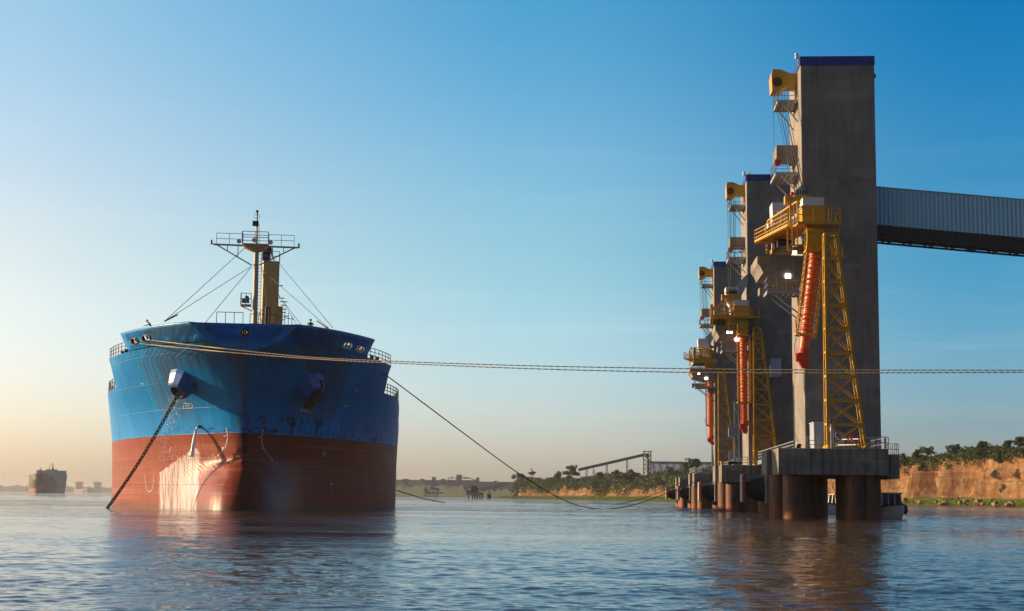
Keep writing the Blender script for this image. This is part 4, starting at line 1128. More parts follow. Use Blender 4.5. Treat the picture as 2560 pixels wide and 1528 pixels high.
    m = MB(); c_ = (hx + 2.0, hy - .9); m.box((c_[0] - .5, c_[1] - .5, 22.9), (c_[0] + .5, c_[1] + .6, 23.0)); m.rail([(c_[0] - .5, c_[1] - .5, 23), (c_[0] + .5, c_[1] - .5, 23), (c_[0] + .5, c_[1] + .6, 23)], 1.1, 4, .5, .03)
    m.ladder((c_[0], c_[1], 26.1), (c_[0], c_[1], 23), (1, 0, 0), .4, .35, .035); m.build('service_basket', YEL, t, off)
    # hoist cables from the tower head down to the pulley block
    m = MB(); c_ = P(Lb * (.80 if fr is P1 else 1.0), 0, 0); cx, cy = c_.x, c_.y
    for k in range(5):
        s_ = (XT - 2.3 + .27 * k, yt + 3.6, H - 2.75); m.cyl(s_, (cx - .5 + .24 * k, cy, 29.8), .028, n=4, cap=False)
        if k % 2: m.cyl((XT - 2.2 + .27 * k, yt + 4.3, H - 2.75), (cx - .42 + .24 * k, cy, 29.8), .028, n=4, cap=False)
    m.cyl((XT - 2.4, yt + 3.0, H - 2.7), (XT - 2.35, yt + 2.9, H - 10), .025, n=4, cap=False)
    m.build('hoist_cables', WIRE, t, off)
    return t
loader(*T[1], (1.5, 15.0), (3.85, 5.1), (4.35, .75), (-1.0, 0, 16.15, 13.2, .05), 'nearest yellow ship loader, boom swung towards the camera, orange spout leaning left')
loader(*T[2], (-.35, 10.5), (3.55, 10.2), (5.1, 8.9), (0.05, 0, 14.6, 10.4, .12), 'middle yellow ship loader with its orange spout hanging straight down')
loader(*T[3], (.45, 4.6), (3.6, 15.3), (4.9, 8.0), (0.05, 0, 14.9, 11.3, .45), 'farthest yellow ship loader, lowest in view with its boot kicked to the right')

# ---- conveyor gallery leaving the nearest tower
yt = 17.3; xg = 4.5 + 7.25
g = thing('conveyor_gallery', 'long corrugated grey conveyor gallery sloping down to the right from the nearest tower', 'conveyor', P1.w((xg, yt + 3, 0)), P1.a)
zt, zb, zu, sl_ = 32.75, 28.95, 27.65, -.092
Lg = 75; off = (xg, yt + 3, 0)
y0, y1 = yt + 2.8, yt + 6.2
def gz(x, z): return z + sl_ * (x - xg)
def slab(mb, x0, x1, ya, yb, za, zb2):
    mb.add([(x0, ya, gz(x0, za)), (x1, ya, gz(x1, za)), (x1, yb, gz(x1, za)), (x0, yb, gz(x0, za)), (x0, ya, gz(x0, zb2)), (x1, ya, gz(x1, zb2)), (x1, yb, gz(x1, zb2)), (x0, yb, gz(x0, zb2))],
           [(0,3,2,1),(4,5,6,7),(0,1,5,4),(1,2,6,5),(2,3,7,6),(3,0,4,7)])
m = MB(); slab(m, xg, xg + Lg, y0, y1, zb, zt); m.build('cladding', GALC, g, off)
m = MB(); slab(m, xg, xg + Lg, y0 - .1, y1 + .1, zt, zt + .07); m.build('roof', GALV, g, off)
m = MB()
slab(m, xg, xg + Lg, y0 + .2, y1 - .2, zu + .2, zb - .05)
for yy in (y0 + .05, y1 - .05): slab(m, xg, xg + Lg, yy - .1, yy + .1, zu - .02, zu + .16)
x = xg; k = 0
while x < xg + Lg - 2.1:
    for yy in (y0 + .05, y1 - .05):
        m.bar((x, yy, gz(x, zu)), (x, yy, gz(x, zb)), .12); m.bar((x, yy, gz(x, zu + .1)), (x + 2.1, yy, gz(x + 2.1, zb - .1)), .09)
    m.bar((x, y0, gz(x, zu)), (x, y1, gz(x, zu)), .12); m.bar((x, y0, gz(x, zu)), (x + 2.1, y1, gz(x + 2.1, zu)), .09); x += 2.1
m.build('truss', paint('dark_girder', (.06, .052, .045), .7), g, off)
m = MB(); q = P1.px(2424, 630, yt + 3); m.bar((q.x, y0, gz(q.x, zu)), (q.x, y0, gz(q.x, zu) - .35), .05); m.ball((q.x, y0, gz(q.x, zu) - .5), .17, 8, 5, (1.3, 1, .8)); m.build('hanging_lamp', DARK, g, off)
for xx in (44, 72):
    m = MB(); 
    for yy in (y0, y1): m.bar((xg + xx - 1.2, yy, -2), (xg + xx, yy, gz(xg + xx, zu)), .35); m.bar((xg + xx + 1.2, yy, -2), (xg + xx, yy, gz(xg + xx, zu)), .35)
    m.build('trestle', GALV, g, off)

# ---- things standing on the nearest platform
def PP(u, v, y): return P1.px(u, v, y)
def on_pier(name, label, cat, x, y, fr=P1, group=None): return thing(name, label, cat, fr.w((x, y, ZT_)), fr.a, group)
a = PP(2035, 1100, 13.4); b = PP(2086, 1100, 13.4); hx0, hx1 = a.x, b.x; hz = PP(2060, 1057, 13.4).z
t = on_pier('equipment_hut', 'small white sheet-metal hut with a louvred door at the foot of the nearest tower', 'hut', hx0, 13.4); o3 = (hx0, 13.4, ZT_)
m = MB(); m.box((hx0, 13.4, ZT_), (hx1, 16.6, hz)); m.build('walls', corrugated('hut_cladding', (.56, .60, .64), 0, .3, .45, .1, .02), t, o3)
m = MB(); m.box((hx0 - .06, 13.3, hz), (hx1 + .06, 16.7, hz + .07)); m.build('roof', WHT, t, o3)
dx1 = PP(2060.5, 1100, 13.4).x; dz = PP(2050, 1081, 13.4).z
m = MB(); m.box((hx0 + .08, 13.34, ZT_ + .05), (dx1, 13.39, dz))
k = ZT_ + .15
do = m.build('door', GALV, t, o3); m = MB()
while k < dz - .1: m.add([(hx0 + .2, 13.33, k), (dx1 - .12, 13.33, k), (dx1 - .12, 13.27, k + .09), (hx0 + .2, 13.27, k + .09)], [(0, 1, 2, 3)]); k += .15
m.build('louvres', WHT, do, o3)
m = MB(); m.box((dx1 + .06, 13.37, ZT_ + .05), (hx1 - .25, 13.395, dz)); m.build('dark_opening', flat('opening_black', (.004, .004, .005), .9), t, o3)

def letters(txt, size, x, y, z, mat, name, parent, off, squash=1.0):
    cu = bpy.data.curves.new(name, 'FONT'); cu.body = txt; cu.size = size; cu.align_x = 'CENTER'; cu.align_y = 'CENTER'; cu.extrude = .004
    o = bpy.data.objects.new(name, cu); COL.objects.link(o); o.rotation_euler = (math.pi / 2, 0, 0); o.scale = (squash, 1, 1)
    bpy.context.view_layer.update(); dg = bpy.context.evaluated_depsgraph_get(); me = bpy.data.meshes.new_from_object(o.evaluated_get(dg)); me.name = name
    me.transform(Matrix.Translation(Vector((x, y, z)) - Vector(off)) @ Matrix.Rotation(math.pi / 2, 4, 'X') @ Matrix.Diagonal((squash, 1, 1, 1)))
    bpy.data.objects.remove(o); me.materials.clear(); me.materials.append(mat); n = bpy.data.objects.new(name, me); COL.objects.link(n); n.parent = parent; return n
a = PP(2015.5, 1103, 17.2); b = PP(2032, 1092, 17.2)
t = on_pier('notice_sign', 'small pale blue sign with a red line of lettering on the nearest tower', 'sign', (a.x + b.x) / 2, 17.2); o3 = ((a.x + b.x) / 2, 17.2, ZT_)
m = MB(); m.box((a.x, 17.2, a.z), (b.x, 17.26, b.z)); m.build('board', flat('sign_pale_blue', (.42, .50, .66), .5), t, o3)
m = MB(); cx, cz = (a.x + b.x) / 2, (a.z + b.z) / 2
for k in range(9): m.box((a.x + .07 + k * .058, 17.18, cz - .09), (a.x + .11 + k * .058, 17.195, cz - .02 + .02 * math.sin(k * 2.3) + .05 * (1 - abs(k - 4) / 4)))
m.build('lettering', REDP, t, o3)
a = PP(2089, 1114, 12.6); b = PP(2111, 1082, 12.6)
t = on_pier('information_board', 'blue and white information board behind the lattice leg, with two red squares at its left', 'sign', a.x, 12.6); o3 = (a.x, 12.6, ZT_)
m = MB(); m.box((a.x, 12.6, ZT_ + .25), (b.x, 12.66, b.z)); m.bar((a.x + .08, 12.63, ZT_), (a.x + .08, 12.63, b.z), .05); m.bar((b.x - .08, 12.63, ZT_), (b.x - .08, 12.63, b.z), .05); m.build('board', flat('sign_white', (.62, .68, .74), .5), t, o3)
m = MB(); W_ = b.x - a.x; H_ = b.z - ZT_
m.box((a.x + .05, 12.58, b.z - .35), (a.x + W_ * .95, 12.595, b.z - .06)); m.box((a.x + W_ * .3, 12.58, b.z - .62), (b.x - .05, 12.595, b.z - .38)); m.box((a.x + .2, 12.58, ZT_ + .5), (b.x - .3, 12.595, ZT_ + .62)); m.box((b.x - .28, 12.58, ZT_ + .35), (b.x - .16, 12.595, ZT_ + .85))
m.build('blue_bands', flat('sign_blue', (.01, .10, .42), .5), t, o3)
m = MB(); m.box((a.x - .25, 12.56, b.z - .78), (a.x + .0, 12.575, b.z - .5)); m.box((a.x + .06, 12.56, b.z - .78), (a.x + .26, 12.575, b.z - .5)); m.build('red_squares', flat('sign_red', (.5, .02, .04), .5), t, o3)
c_ = PP(2133, 1095, 12)
t = on_pier('hose_reel', 'round dark red fire hose reel seen through the lattice leg', 'hose reel', c_.x, 12); o3 = (c_.x, 12, ZT_)
m = MB(); m.cyl((c_.x, 11.9, c_.z), (c_.x, 12.25, c_.z), .36, n=24); m.build('drum', REDP, t, o3); m = MB(); m.box((c_.x - .06, 12.05, ZT_), (c_.x + .06, 12.15, c_.z - .3)); m.cyl((c_.x, 11.85, c_.z), (c_.x, 11.9, c_.z), .09, n=12); m.build('stand', REDP, t, o3)
c_ = PP(2149, 1100, 11)
t = on_pier('fire_extinguisher', 'tall red wheeled extinguisher beside the hose reel', 'extinguisher', c_.x, 11); o3 = (c_.x, 11, ZT_)
m = MB(); m.cyl((c_.x, 11, ZT_ + .35), (c_.x, 11, ZT_ + 1.15), .13, n=12); m.ball((c_.x, 11, ZT_ + 1.15), .13); m.build('cylinder', REDP, t, o3); m = MB(); m.box((c_.x - .16, 10.95, ZT_ + 1.25), (c_.x + .12, 11.05, ZT_ + 1.34)); m.bar((c_.x, 11, ZT_ + 1.2), (c_.x, 11, ZT_ + 1.3), .05); m.bar((c_.x, 11, ZT_), (c_.x, 11, ZT_ + .4), .06); m.build('valve', REDP, t, o3)
c_ = PP(1996, 1118, 1.2)
t = on_pier('mooring_hook', 'black quick-release mooring hook at the left edge of the nearest platform', 'mooring hook', c_.x, 1.2); o3 = (c_.x, 1.2, ZT_)
m = MB(); m.loft([[Vector((c_.x + x_ * .22, 1.2 + y_ * .25, ZT_)) for x_, y_ in ((-1, -1), (1, -1), (1, 1), (-1, 1))], [Vector((c_.x + x_ * .14 + .02, 1.2 + y_ * .15, ZT_ + .28)) for x_, y_ in ((-1, -1), (1, -1), (1, 1), (-1, 1))]]); m.build('pedestal', DARK, t, o3)
m = MB(); m.loft([[Vector((c_.x - .1 + k * .14, 1.2 + y_ * .1, ZT_ + .3 + z_ * w_)) for y_, z_ in ((-1, -1), (1, -1), (1, 1), (-1, 1))] for k, w_ in ((0, .09), (1, .11), (2, .08), (3, .03))]); m.build('hook', DARK, t, o3)
# black diamond navigation mark with lamp on the lattice leg
q = P1.px(2077, 1052, .4)
t = thing('day_mark', 'pair of small black cones and a white lamp on a post by the lattice leg', 'navigation mark', P1.w((q.x, .4, ZT_)), P1.a); o3 = (q.x, .4, ZT_)
m = MB(); m.cyl((q.x, .4, q.z), (q.x, .4, q.z + .26), .15, .02, 10); m.cyl((q.x, .4, q.z - .06), (q.x, .4, q.z - .3), .15, .02, 10); m.build('cones', BLK, t, o3)
m = MB(); m.cyl((q.x, .4, ZT_), (q.x, .4, q.z + .05), .035, n=6); m.build('post', GALV, t, o3); m = MB(); m.cyl((q.x, .4, q.z - .85), (q.x, .4, q.z - .55), .08, n=10); m.build('lamp', WHT, t, o3)

def railing(name, label, fr, pts, h=1.0, bars=2, step=1.5, r=.025, group='railings on the pier platforms'):
    o = thing(name, label, 'railing', fr.w(pts[0]), fr.a, group); m = MB(); m.rail(pts, h, bars, step, r); m.build('rails', GALV, o, pts[0]); return o
x0_, x1_ = PP(2085, 1110, .3).x, PP(2221, 1110, .3).x
railing('safety_railing', 'grey railing along the front right edge of the nearest platform', P1, [(x0_, .25, ZT_), (x1_, .25, ZT_), (x1_, 9, ZT_)], 1.0, 2, 1.6)
railing('safety_railing', 'row of low grey railing posts in front of the white hut', P1, [(PP(2019, 1110, 1.5).x, 1.6, ZT_), (PP(2076, 1110, 1.5).x, 1.6, ZT_)], .72, 2, .95)
railing('safety_railing', 'angled inner railing right of the lattice leg, below the gallery', P1, [(PP(2095, 1110, 6).x, 6, ZT_), (PP(2140, 1110, 6).x, 4.5, ZT_), (PP(2215, 1110, 8).x, 8, ZT_ + .35), (PP(2226, 1110, 9).x, 12, ZT_ + .35)], 1.0, 2, 1.2, .035)
railing('safety_railing', 'small lower railing on the side block at the right end of the nearest platform', P1, [(9.3, .5, 5.5), (10.2, .5, 5.5), (10.2, 4, 5.5)], .9, 2, .9)
# catwalk from the nearest platform back to the second
def catwalk(fa, fb, x, ya, yb, label):
    a = fa.w((x, ya, 0)); b = fb.w((x, yb, 0)); o = thing('catwalk', label, 'walkway', a, fa.a, 'catwalks joining the pier platforms'); fr_ = Frame(a.x, a.y, fa.a); l = fr_.loc(b)
    m = MB(); m.bar((0, 0, ZT_ + .55), (l.x, l.y, ZT_ + .55), 1.2, .12)
    for s_ in (-.6, .6): m.bar((s_, 0, ZT_ + .3), (l.x + s_, l.y, ZT_ + .3), .2, .5)
    m.build('deck', GALV, o); m = MB()
    for s_ in (-.6, .6): m.rail([(s_, 0, ZT_ + .6), (l.x + s_, l.y, ZT_ + .6)], 1.05, 3, 2.0, .04)
    m.build('rails', GALV, o)
catwalk(P1, P2, 5.3, 27.0, 0, 'pale catwalk running back from the nearest platform to the second')
catwalk(P2, P3, 5.3, 27.0, 0, 'catwalk running back from the second platform to the third')
catwalk(P3, P4, 2.6, 27.0, 0, 'catwalk running back from the third platform to the farthest')
railing('safety_railing', 'railing on the second platform left of its lattice leg', P2, [(2.2, .4, ZT_), (9.0, .4, ZT_)], 1.0, 3, 1.2, .03)
# white cabinet hung on the middle tower
a = P2.px(1925, 943, 11.0); b = P2.px(1952, 897, 11.0)
t = thing('wall_cabinet', 'pale two-door cabinet hung on the middle tower behind the mooring ropes', 'cabinet', P2.w((a.x, 11.1, a.z)), P2.a); o3 = (a.x, 11.1, a.z)
m = MB(); m.box((a.x, 10.5, a.z), (b.x, 11.19, b.z)); m.build('body', flat('cabinet_white', (.50, .54, .62), .5), t, o3); m = MB(); cx = (a.x + b.x) / 2; m.box((cx - .02, 10.48, a.z + .05), (cx + .02, 10.499, b.z - .05)); m.build('door_gap', GALV, t, o3)
m = MB(); m.bar((a.x + .1, 10.6, a.z), (a.x + .3, 11.1, a.z - 1), .06); m.bar((b.x - .3, 10.6, a.z), (b.x - .3, 11.1, a.z - .9), .06); m.build('bracket', DARK, t, o3)
# stair cage and hoist equipment on the second platform, seen between the towers
def stair(fr, u0, u1, v0, y, label):
    a = fr.px(u0, 1150, y); b = fr.px(u1, 1150, y); z1 = fr.px(u0, v0, y).z; o = thing('stair_cage', label, 'stairway', fr.w((a.x, y, ZT_)), fr.a); m = MB()
    for x_ in (a.x, b.x):
        for y_ in (y, y + 1.4): m.bar((x_, y_, ZT_), (x_, y_, z1), .08)
    z = ZT_; k = 0
    while z < z1 - 1: m.bar((a.x if k % 2 else b.x, y, z), (b.x if k % 2 else a.x, y, z + 1.6), .14, .1); m.bar((a.x, y, z), (b.x, y, z), .07); m.bar((a.x, y, z + 1), (b.x, y, z + 1), .05); z += 1.6; k += 1
    m.build('frame', GALV, o, (a.x, y, ZT_))
stair(P2, 1838, 1849, 1003, 10, 'tall slim steel stair cage between the middle spout and its tower')
t = thing('gangway_hoist', 'folded steel gangway with pale railings and a small jib on the second platform', 'gangway', P2.w((3, 2.0, ZT_)), P2.a); o3 = (3, 2.0, ZT_)
def Q(u, v): return P2.px(u, v, 2.0)
m = MB(); pA, pB = Q(1823, 1150), Q(1834, 1150)
m.rail([(pA.x, 2, ZT_ + .3), (pB.x, 2, ZT_ + .3)], Q(1830, 1127).z - ZT_ - .3, 6, .5, .04)
pC, pD = Q(1838, 1150), Q(1848, 1150); m.rail([(pC.x, 2, ZT_ + .3), (pD.x, 2, ZT_ + .3)], Q(1840, 1127).z - ZT_ - .3, 6, .5, .04); m.build('railings', WHT, t, o3)
m = MB(); j0 = Q(1838, 1155); m.bar((j0.x, 2, ZT_), (j0.x, 2, Q(1838, 1103).z), .16); j1 = Q(1821, 1069); j2 = Q(1840, 1069); m.box((j1.x, 1.7, Q(1825, 1092).z), (j2.x, 2.4, j1.z)); m.bar((j2.x - .3, 2, j1.z), (j0.x, 2, Q(1838, 1100).z), .2); m.build('jib', GALV, t, o3)
m = MB(); w0 = Q(1826, 1158); w1 = Q(1848, 1158)
for q in (w0, w1): m.cyl((q.x, 1.8, ZT_ + .22), (q.x, 2.1, ZT_ + .22), .22, n=12)
m.box((w0.x - .3, 1.8, ZT_ + .1), (w1.x + .3, 2.6, ZT_ + .45)); m.build('carriage', DARK, t, o3)
c_ = P3.w((1.4, .8, ZT_)); t = thing('yellow_bollard', 'small yellow bollard beside the farthest tower', 'bollard', at(1793, 1166, 203)); t.location.z = ZT_
t.location = P2.w((.35, 3.5, ZT_)); m = MB(); m.cyl((0, 0, 0), (0, 0, .35), .2, n=12); m.cyl((0, 0, .35), (0, 0, .5), .32, n=12); m.build('post', YEL, t)
# ------------------------------------------------------------------ the right bank: grass foreshore, loess cliff, scrub and trees
KEY = [(1236, 1470), (1250, 1430), (1330, 1300), (1430, 1160), (1530, 1030), (1640, 900), (1760, 810), (1880, 730), (2010, 668), (2140, 622), (2260, 585), (2400, 540), (2560, 497)]
SH = [((u - 1280) / F * d, d) for u, d in KEY]
SH = [(70, 1720), (15, 1600)] + SH + [(196, 420), (230, 320), (262, 180), (300, 0), (340, -200)]
def resample(pts, step):
    P = [Vector((a, b, 0)) for a, b in pts]; out = []; 
    for i in range(len(P) - 1):
        p0, p1, p2, p3 = P[max(i - 1, 0)], P[i], P[i + 1], P[min(i + 2, len(P) - 1)]; n = max(1, int((p2 - p1).length / step))
        for k in range(n):
            t = k / n; out.append(.5 * ((2 * p1) + (p2 - p0) * t + (2 * p0 - 5 * p1 + 4 * p2 - p3) * t * t + (3 * p1 - p0 - 3 * p2 + p3) * t ** 3))
    out.append(P[-1]); return out
LINE = resample(SH, 2.2)
NRM = []
for i, p in enumerate(LINE):
    d = (LINE[min(i + 1, len(LINE) - 1)] - LINE[max(i - 1, 0)]).normalized(); NRM.append(Vector((-d.y, d.x, 0)) if True else None)
# inland is to the right of the line as it comes towards the viewer: make normals point inland (+x, +y)
NRM = [n if (n.x > 0) else -n for n in NRM]
for i in range(40): NRM[i] = NRM[40]
def soil_top(p):
    """height of the cliff edge: lower at the far cape, higher towards the viewer"""
    h = 13.0 + 9.0 * max(0, min(1, (930 - p.y) / 540))
    return h + 2.0 * noise.noise(Vector((p.x * .012, p.y * .012, 4)))
PROF = [(-12, -1.6), (-3, -.25), (0, .05), (3, .5), (7, .9), (11, 1.4), (14, 1.9), (17, 2.5)]
FACE = 22
V_, F_ = [], []
for i, p in enumerate(LINE):
    n = NRM[i]; top = soil_top(p)
    cut = 5.5 + 4.5 * noise.noise(Vector((p.x * .018, p.y * .018, 0)))          # sets the cliff foot in and out
    row = []
    for o, z in PROF:
        oo = o + (cut if o > 3 else cut * max(0, o) / 3) * .6
        row.append((p + n * oo, z + .35 * noise.noise(Vector((p.x * .11 + o, p.y * .11, 2))) * (1 if o > 0 else .3)))
    base = 17 + cut * .6
    for k in range(1, FACE + 1):
        f = k / FACE; z = 2.5 + (top - 2.5) * f
        gl = noise.fractal(Vector((p.x * .075, p.y * .075, z * .012)), 1.0, 2.1, 5)
        gl += .28 * noise.fractal(Vector((p.x * .28, p.y * .28, z * .10)), 1.0, 2.1, 3)
        rid = 1 - abs(noise.noise(Vector((p.x * .045 + 7, p.y * .045, z * .02)))) * 2
        sl = 1.2 + 3.6 * f ** 1.4
        ins = (gl * 6.5 + rid * 3.6) * (.35 + .65 * math.sin(math.pi * min(1, f * .9 + .1)))
        led = 1.5 * noise.noise(Vector((p.x * .02, p.y * .02, z * .55)))
        talus = max(0, .32 - f) * 9 * max(0, noise.noise(Vector((p.x * .03, p.y * .03, 9))) + .1)
        row.append((p + n * (base + sl + ins + led - talus + 2), z))
    for o in (3, 9, 25, 70, 220, 900):
        row.append((p + n * (base + 8 + o), top + .4 + min(o, 25) * .05))
    for q, z in row: V_.append((q.x, q.y, z))
w_ = len(V_) // len(LINE)
for i in range(len(LINE) - 1):
    for k in range(w_ - 1): F_.append((i * w_ + k, i * w_ + k + 1, (i + 1) * w_ + k + 1, (i + 1) * w_ + k))
def bank_mat():
    m, t, b = new_mat('river_bank_soil'); c = coords(t); g = nd(t, 'ShaderNodeNewGeometry')
    sep = nd(t, 'ShaderNodeSeparateXYZ'); t.links.new(c, sep.inputs[0]); z = sep.outputs[2]
    ns = nd(t, 'ShaderNodeSeparateXYZ'); t.links.new(g.outputs['Normal'], ns.inputs[0])
    vert = noise_(t, mapped(t, c, (.35, .35, .06)), 1.3, 6, .65); hor = noise_(t, mapped(t, c, (.03, .03, .9)), 1.2, 5, .65); med = noise_(t, c, .14, 5, .6)
    soil = mixc(t, ramp(t, vert, [(.3, (0, 0, 0)), (.7, (1, 1, 1))]), (.12, .052, .022), (.42, .225, .10))
    soil = mixc(t, math_(t, 'MULTIPLY', ramp(t, hor, [(.5, (0, 0, 0)), (.66, (1, 1, 1))]), .45), soil, (.16, .085, .045))
    soil = mixc(t, math_(t, 'MULTIPLY', ramp(t, med, [(.52, (0, 0, 0)), (.7, (1, 1, 1))]), .4), soil, (.52, .34, .18))
    veg = noise_(t, c, .35, 5, .7)
    grass = mixc(t, ramp(t, veg, [(.3, (0, 0, 0)), (.7, (1, 1, 1))]), (.08, .12, .012), (.20, .24, .03))
    grass = mixc(t, ramp(t, math_(t, 'ADD', z, math_(t, 'MULTIPLY', veg, .9)), [(.35, (1, 1, 1)), (.95, (0, 0, 0))]), grass, (.19, .12, .06))
    # green creepers on ledges of the face
    up = ramp(t, math_(t, 'ADD', ns.outputs[2], math_(t, 'MULTIPLY', math_(t, 'SUBTRACT', veg, .5), 1.3)), [(.50, (0, 0, 0)), (.68, (1, 1, 1))])
    soil = mixc(t, math_(t, 'MULTIPLY', up, .75), soil, (.09, .10, .03))
    low = ramp(t, math_(t, 'DIVIDE', math_(t, 'ADD', z, math_(t, 'MULTIPLY', math_(t, 'SUBTRACT', med, .5), 3.2)), 4), [(.55, (1, 1, 1)), (.80, (0, 0, 0))])
    t.links.new(mixc(t, low, soil, grass), b.inputs['Base Color']); b.inputs['Roughness'].default_value = .95; b.inputs['Specular IOR Level'].default_value = .15
    bump(t, b, math_(t, 'ADD', math_(t, 'MULTIPLY', vert, 2.2), noise_(t, c, 1.6, 5, .7)), .9, .5)
    return m
me = bpy.data.meshes.new('river_bank'); me.from_pydata(V_, [], F_); me.materials.append(bank_mat())
for p_ in me.polygons: p_.use_smooth = True
bank = bpy.data.objects.new('river_bank', me); COL.objects.link(bank); tag(bank, kind='structure'); bank['label'] = 'tan earth cliff with a grassy foreshore along the right bank'

def leaf_mat(name, a, b_, c3):
    m, t, b = new_mat(name); g = nd(t, 'ShaderNodeNewGeometry'); c = coords(t)
    n = noise_(t, c, .5, 3); r_ = g.outputs['Random Per Island']
    base = mixc(t, r_, a, b_); base = mixc(t, ramp(t, n, [(.45, (0, 0, 0)), (.7, (1, 1, 1))]), base, c3)
    t.links.new(base, b.inputs['Base Color']); b.inputs['Roughness'].default_value = .75; b.inputs['Specular IOR Level'].default_value = .2
    return m
LEAF = leaf_mat('leaves_dark', (.020, .038, .010), (.055, .085, .018), (.075, .10, .022))
LEAF2 = leaf_mat('leaves_olive', (.05, .06, .018), (.10, .12, .03), (.14, .14, .04))
BARK = flat('bark', (.07, .05, .035), .9)
def leaf_cloud(blobs, n, size, g, squash=1.0):
    """n leaf-clump quads spread through the volume of ellipsoid blobs [(centre, rx, ry, rz)]"""
    vol = np.array([b_[1] * b_[2] * b_[3] for b_ in blobs]); pick = g.choice(len(blobs), n, p=vol / vol.sum())
    C = np.array([b_[0] for b_ in blobs])[pick]; Rr = np.array([b_[1:] for b_ in blobs])[pick]
    d = g.normal(size=(n, 3)); d /= np.linalg.norm(d, axis=1)[:, None]; r = g.uniform(.35, 1, n) ** .45
    wob = 1 + .22 * np.sin(d[:, 0] * 7 + pick) * np.cos(d[:, 2] * 6 + pick * 2)
    P = C + d * Rr * (r * wob)[:, None]
    a = g.normal(size=(n, 3)); a /= np.linalg.norm(a, axis=1)[:, None]; b_ = np.cross(a, d + .6 * g.normal(size=(n, 3))); b_ /= np.linalg.norm(b_, axis=1)[:, None] + 1e-9
    s = size * g.uniform(.5, 1.4, n)[:, None]; e = .55
    return np.stack([P - a * s, P - b_ * s * e, P + a * s, P + b_ * s * e], 1).reshape(-1, 3)
def quads_obj(name, V, mat, parent=None):
    n = len(V) // 4; me = bpy.data.meshes.new(name); me.vertices.add(len(V)); me.vertices.foreach_set('co', V.astype(np.float32).ravel())
    me.loops.add(n * 4); me.loops.foreach_set('vertex_index', np.arange(n * 4, dtype=np.int32)); me.polygons.add(n); me.polygons.foreach_set('loop_start', np.arange(0, n * 4, 4, dtype=np.int32))
    me.update(); me.validate(); me.materials.append(mat); o = bpy.data.objects.new(name, me); COL.objects.link(o)
    if parent: o.parent = parent
    return o
g = np.random.default_rng(21)
# scrub along the cliff edge and hanging down its gullies: one mass
SC = {(0, 0): [], (0, 1): [], (1, 0): [], (1, 1): []}
for i, p in enumerate(LINE):
    if p.y < 380: continue
    top = soil_top(p); n = NRM[i]; far = int(p.y > 780); k = 1.8 if far else 1.1
    cut = 5.5 + 4.5 * noise.noise(Vector((p.x * .018, p.y * .018, 0))); base = 17 + cut * .6 + 8
    hump = max(0, .35 + noise.noise(Vector((p.x * .03, p.y * .03, 12))) * 1.3)
    for _ in range(6 if far else 5):
        o = g.uniform(-2.5, 12); sz = g.uniform(1.2, 2.2) * k * (.8 + .6 * hump); q = p + n * (base + o)
        SC[far, int(g.random() < .32)].append(((q.x + g.normal(0, 1), q.y + g.normal(0, 1), top + sz * .3 + g.uniform(0, 1.6) * k * hump + max(0, o) * .05), sz * 1.25, sz * 1.25, sz))
    dv = .35 + noise.noise(Vector((p.x * .022 + 3, p.y * .022, 5)))
    depth = max(0, dv) * (9.5 if far else 6.5) + (2.6 if far else .4)
    for _ in range(4 if far else 2):
        z = top - depth * g.random() ** 1.4; q = p + n * (base - 2.6 - 3.8 * (1 - (z / top)) ** .7); sz = g.uniform(.6, 1.3) * k
        SC[far, int(g.random() < .45)].append(((q.x, q.y, z), sz * 1.1, sz * 1.1, sz * 1.2))
    if g.random() < .14:
        q = p + n * g.uniform(11, 19); sz = g.uniform(.5, 1.2); SC[far, 1].append(((q.x, q.y, 2.0), sz * 1.6, sz * 1.6, sz))
for (fr_, sp_n), lab, n_, lf in (((0, 0), 'dark green scrub crowding the edge of the near cliff at the right', 120000, .38), ((0, 1), 'olive bushes mixed through the scrub on the near cliff', 60000, .36),
                                 ((1, 0), 'dark green scrub covering the top of the far cliff behind the berth', 130000, .68), ((1, 1), 'olive bushes mixed through the scrub on the far cliff', 60000, .66)):
    tag(quads_obj('cliff_scrub', leaf_cloud(SC[fr_, sp_n], n_, lf, g), (LEAF, LEAF2)[sp_n]), lab, 'scrub', kind='stuff')
gr = []
for i, p in enumerate(LINE):
    if p.y < 380: continue
    for _ in range(7): q = p + NRM[i] * g.uniform(3.0, 18); gr.append(((q.x, q.y, .35 + (q - p).length * .12), 1.3, 1.3, .28))
tag(quads_obj('shore_grass', leaf_cloud(gr, 42000, .22, g), leaf_mat('shore_grass_green', (.09, .14, .01), (.20, .25, .025), (.26, .27, .05))), 'bright green grass on the foreshore below the cliff', 'grass', kind='stuff')

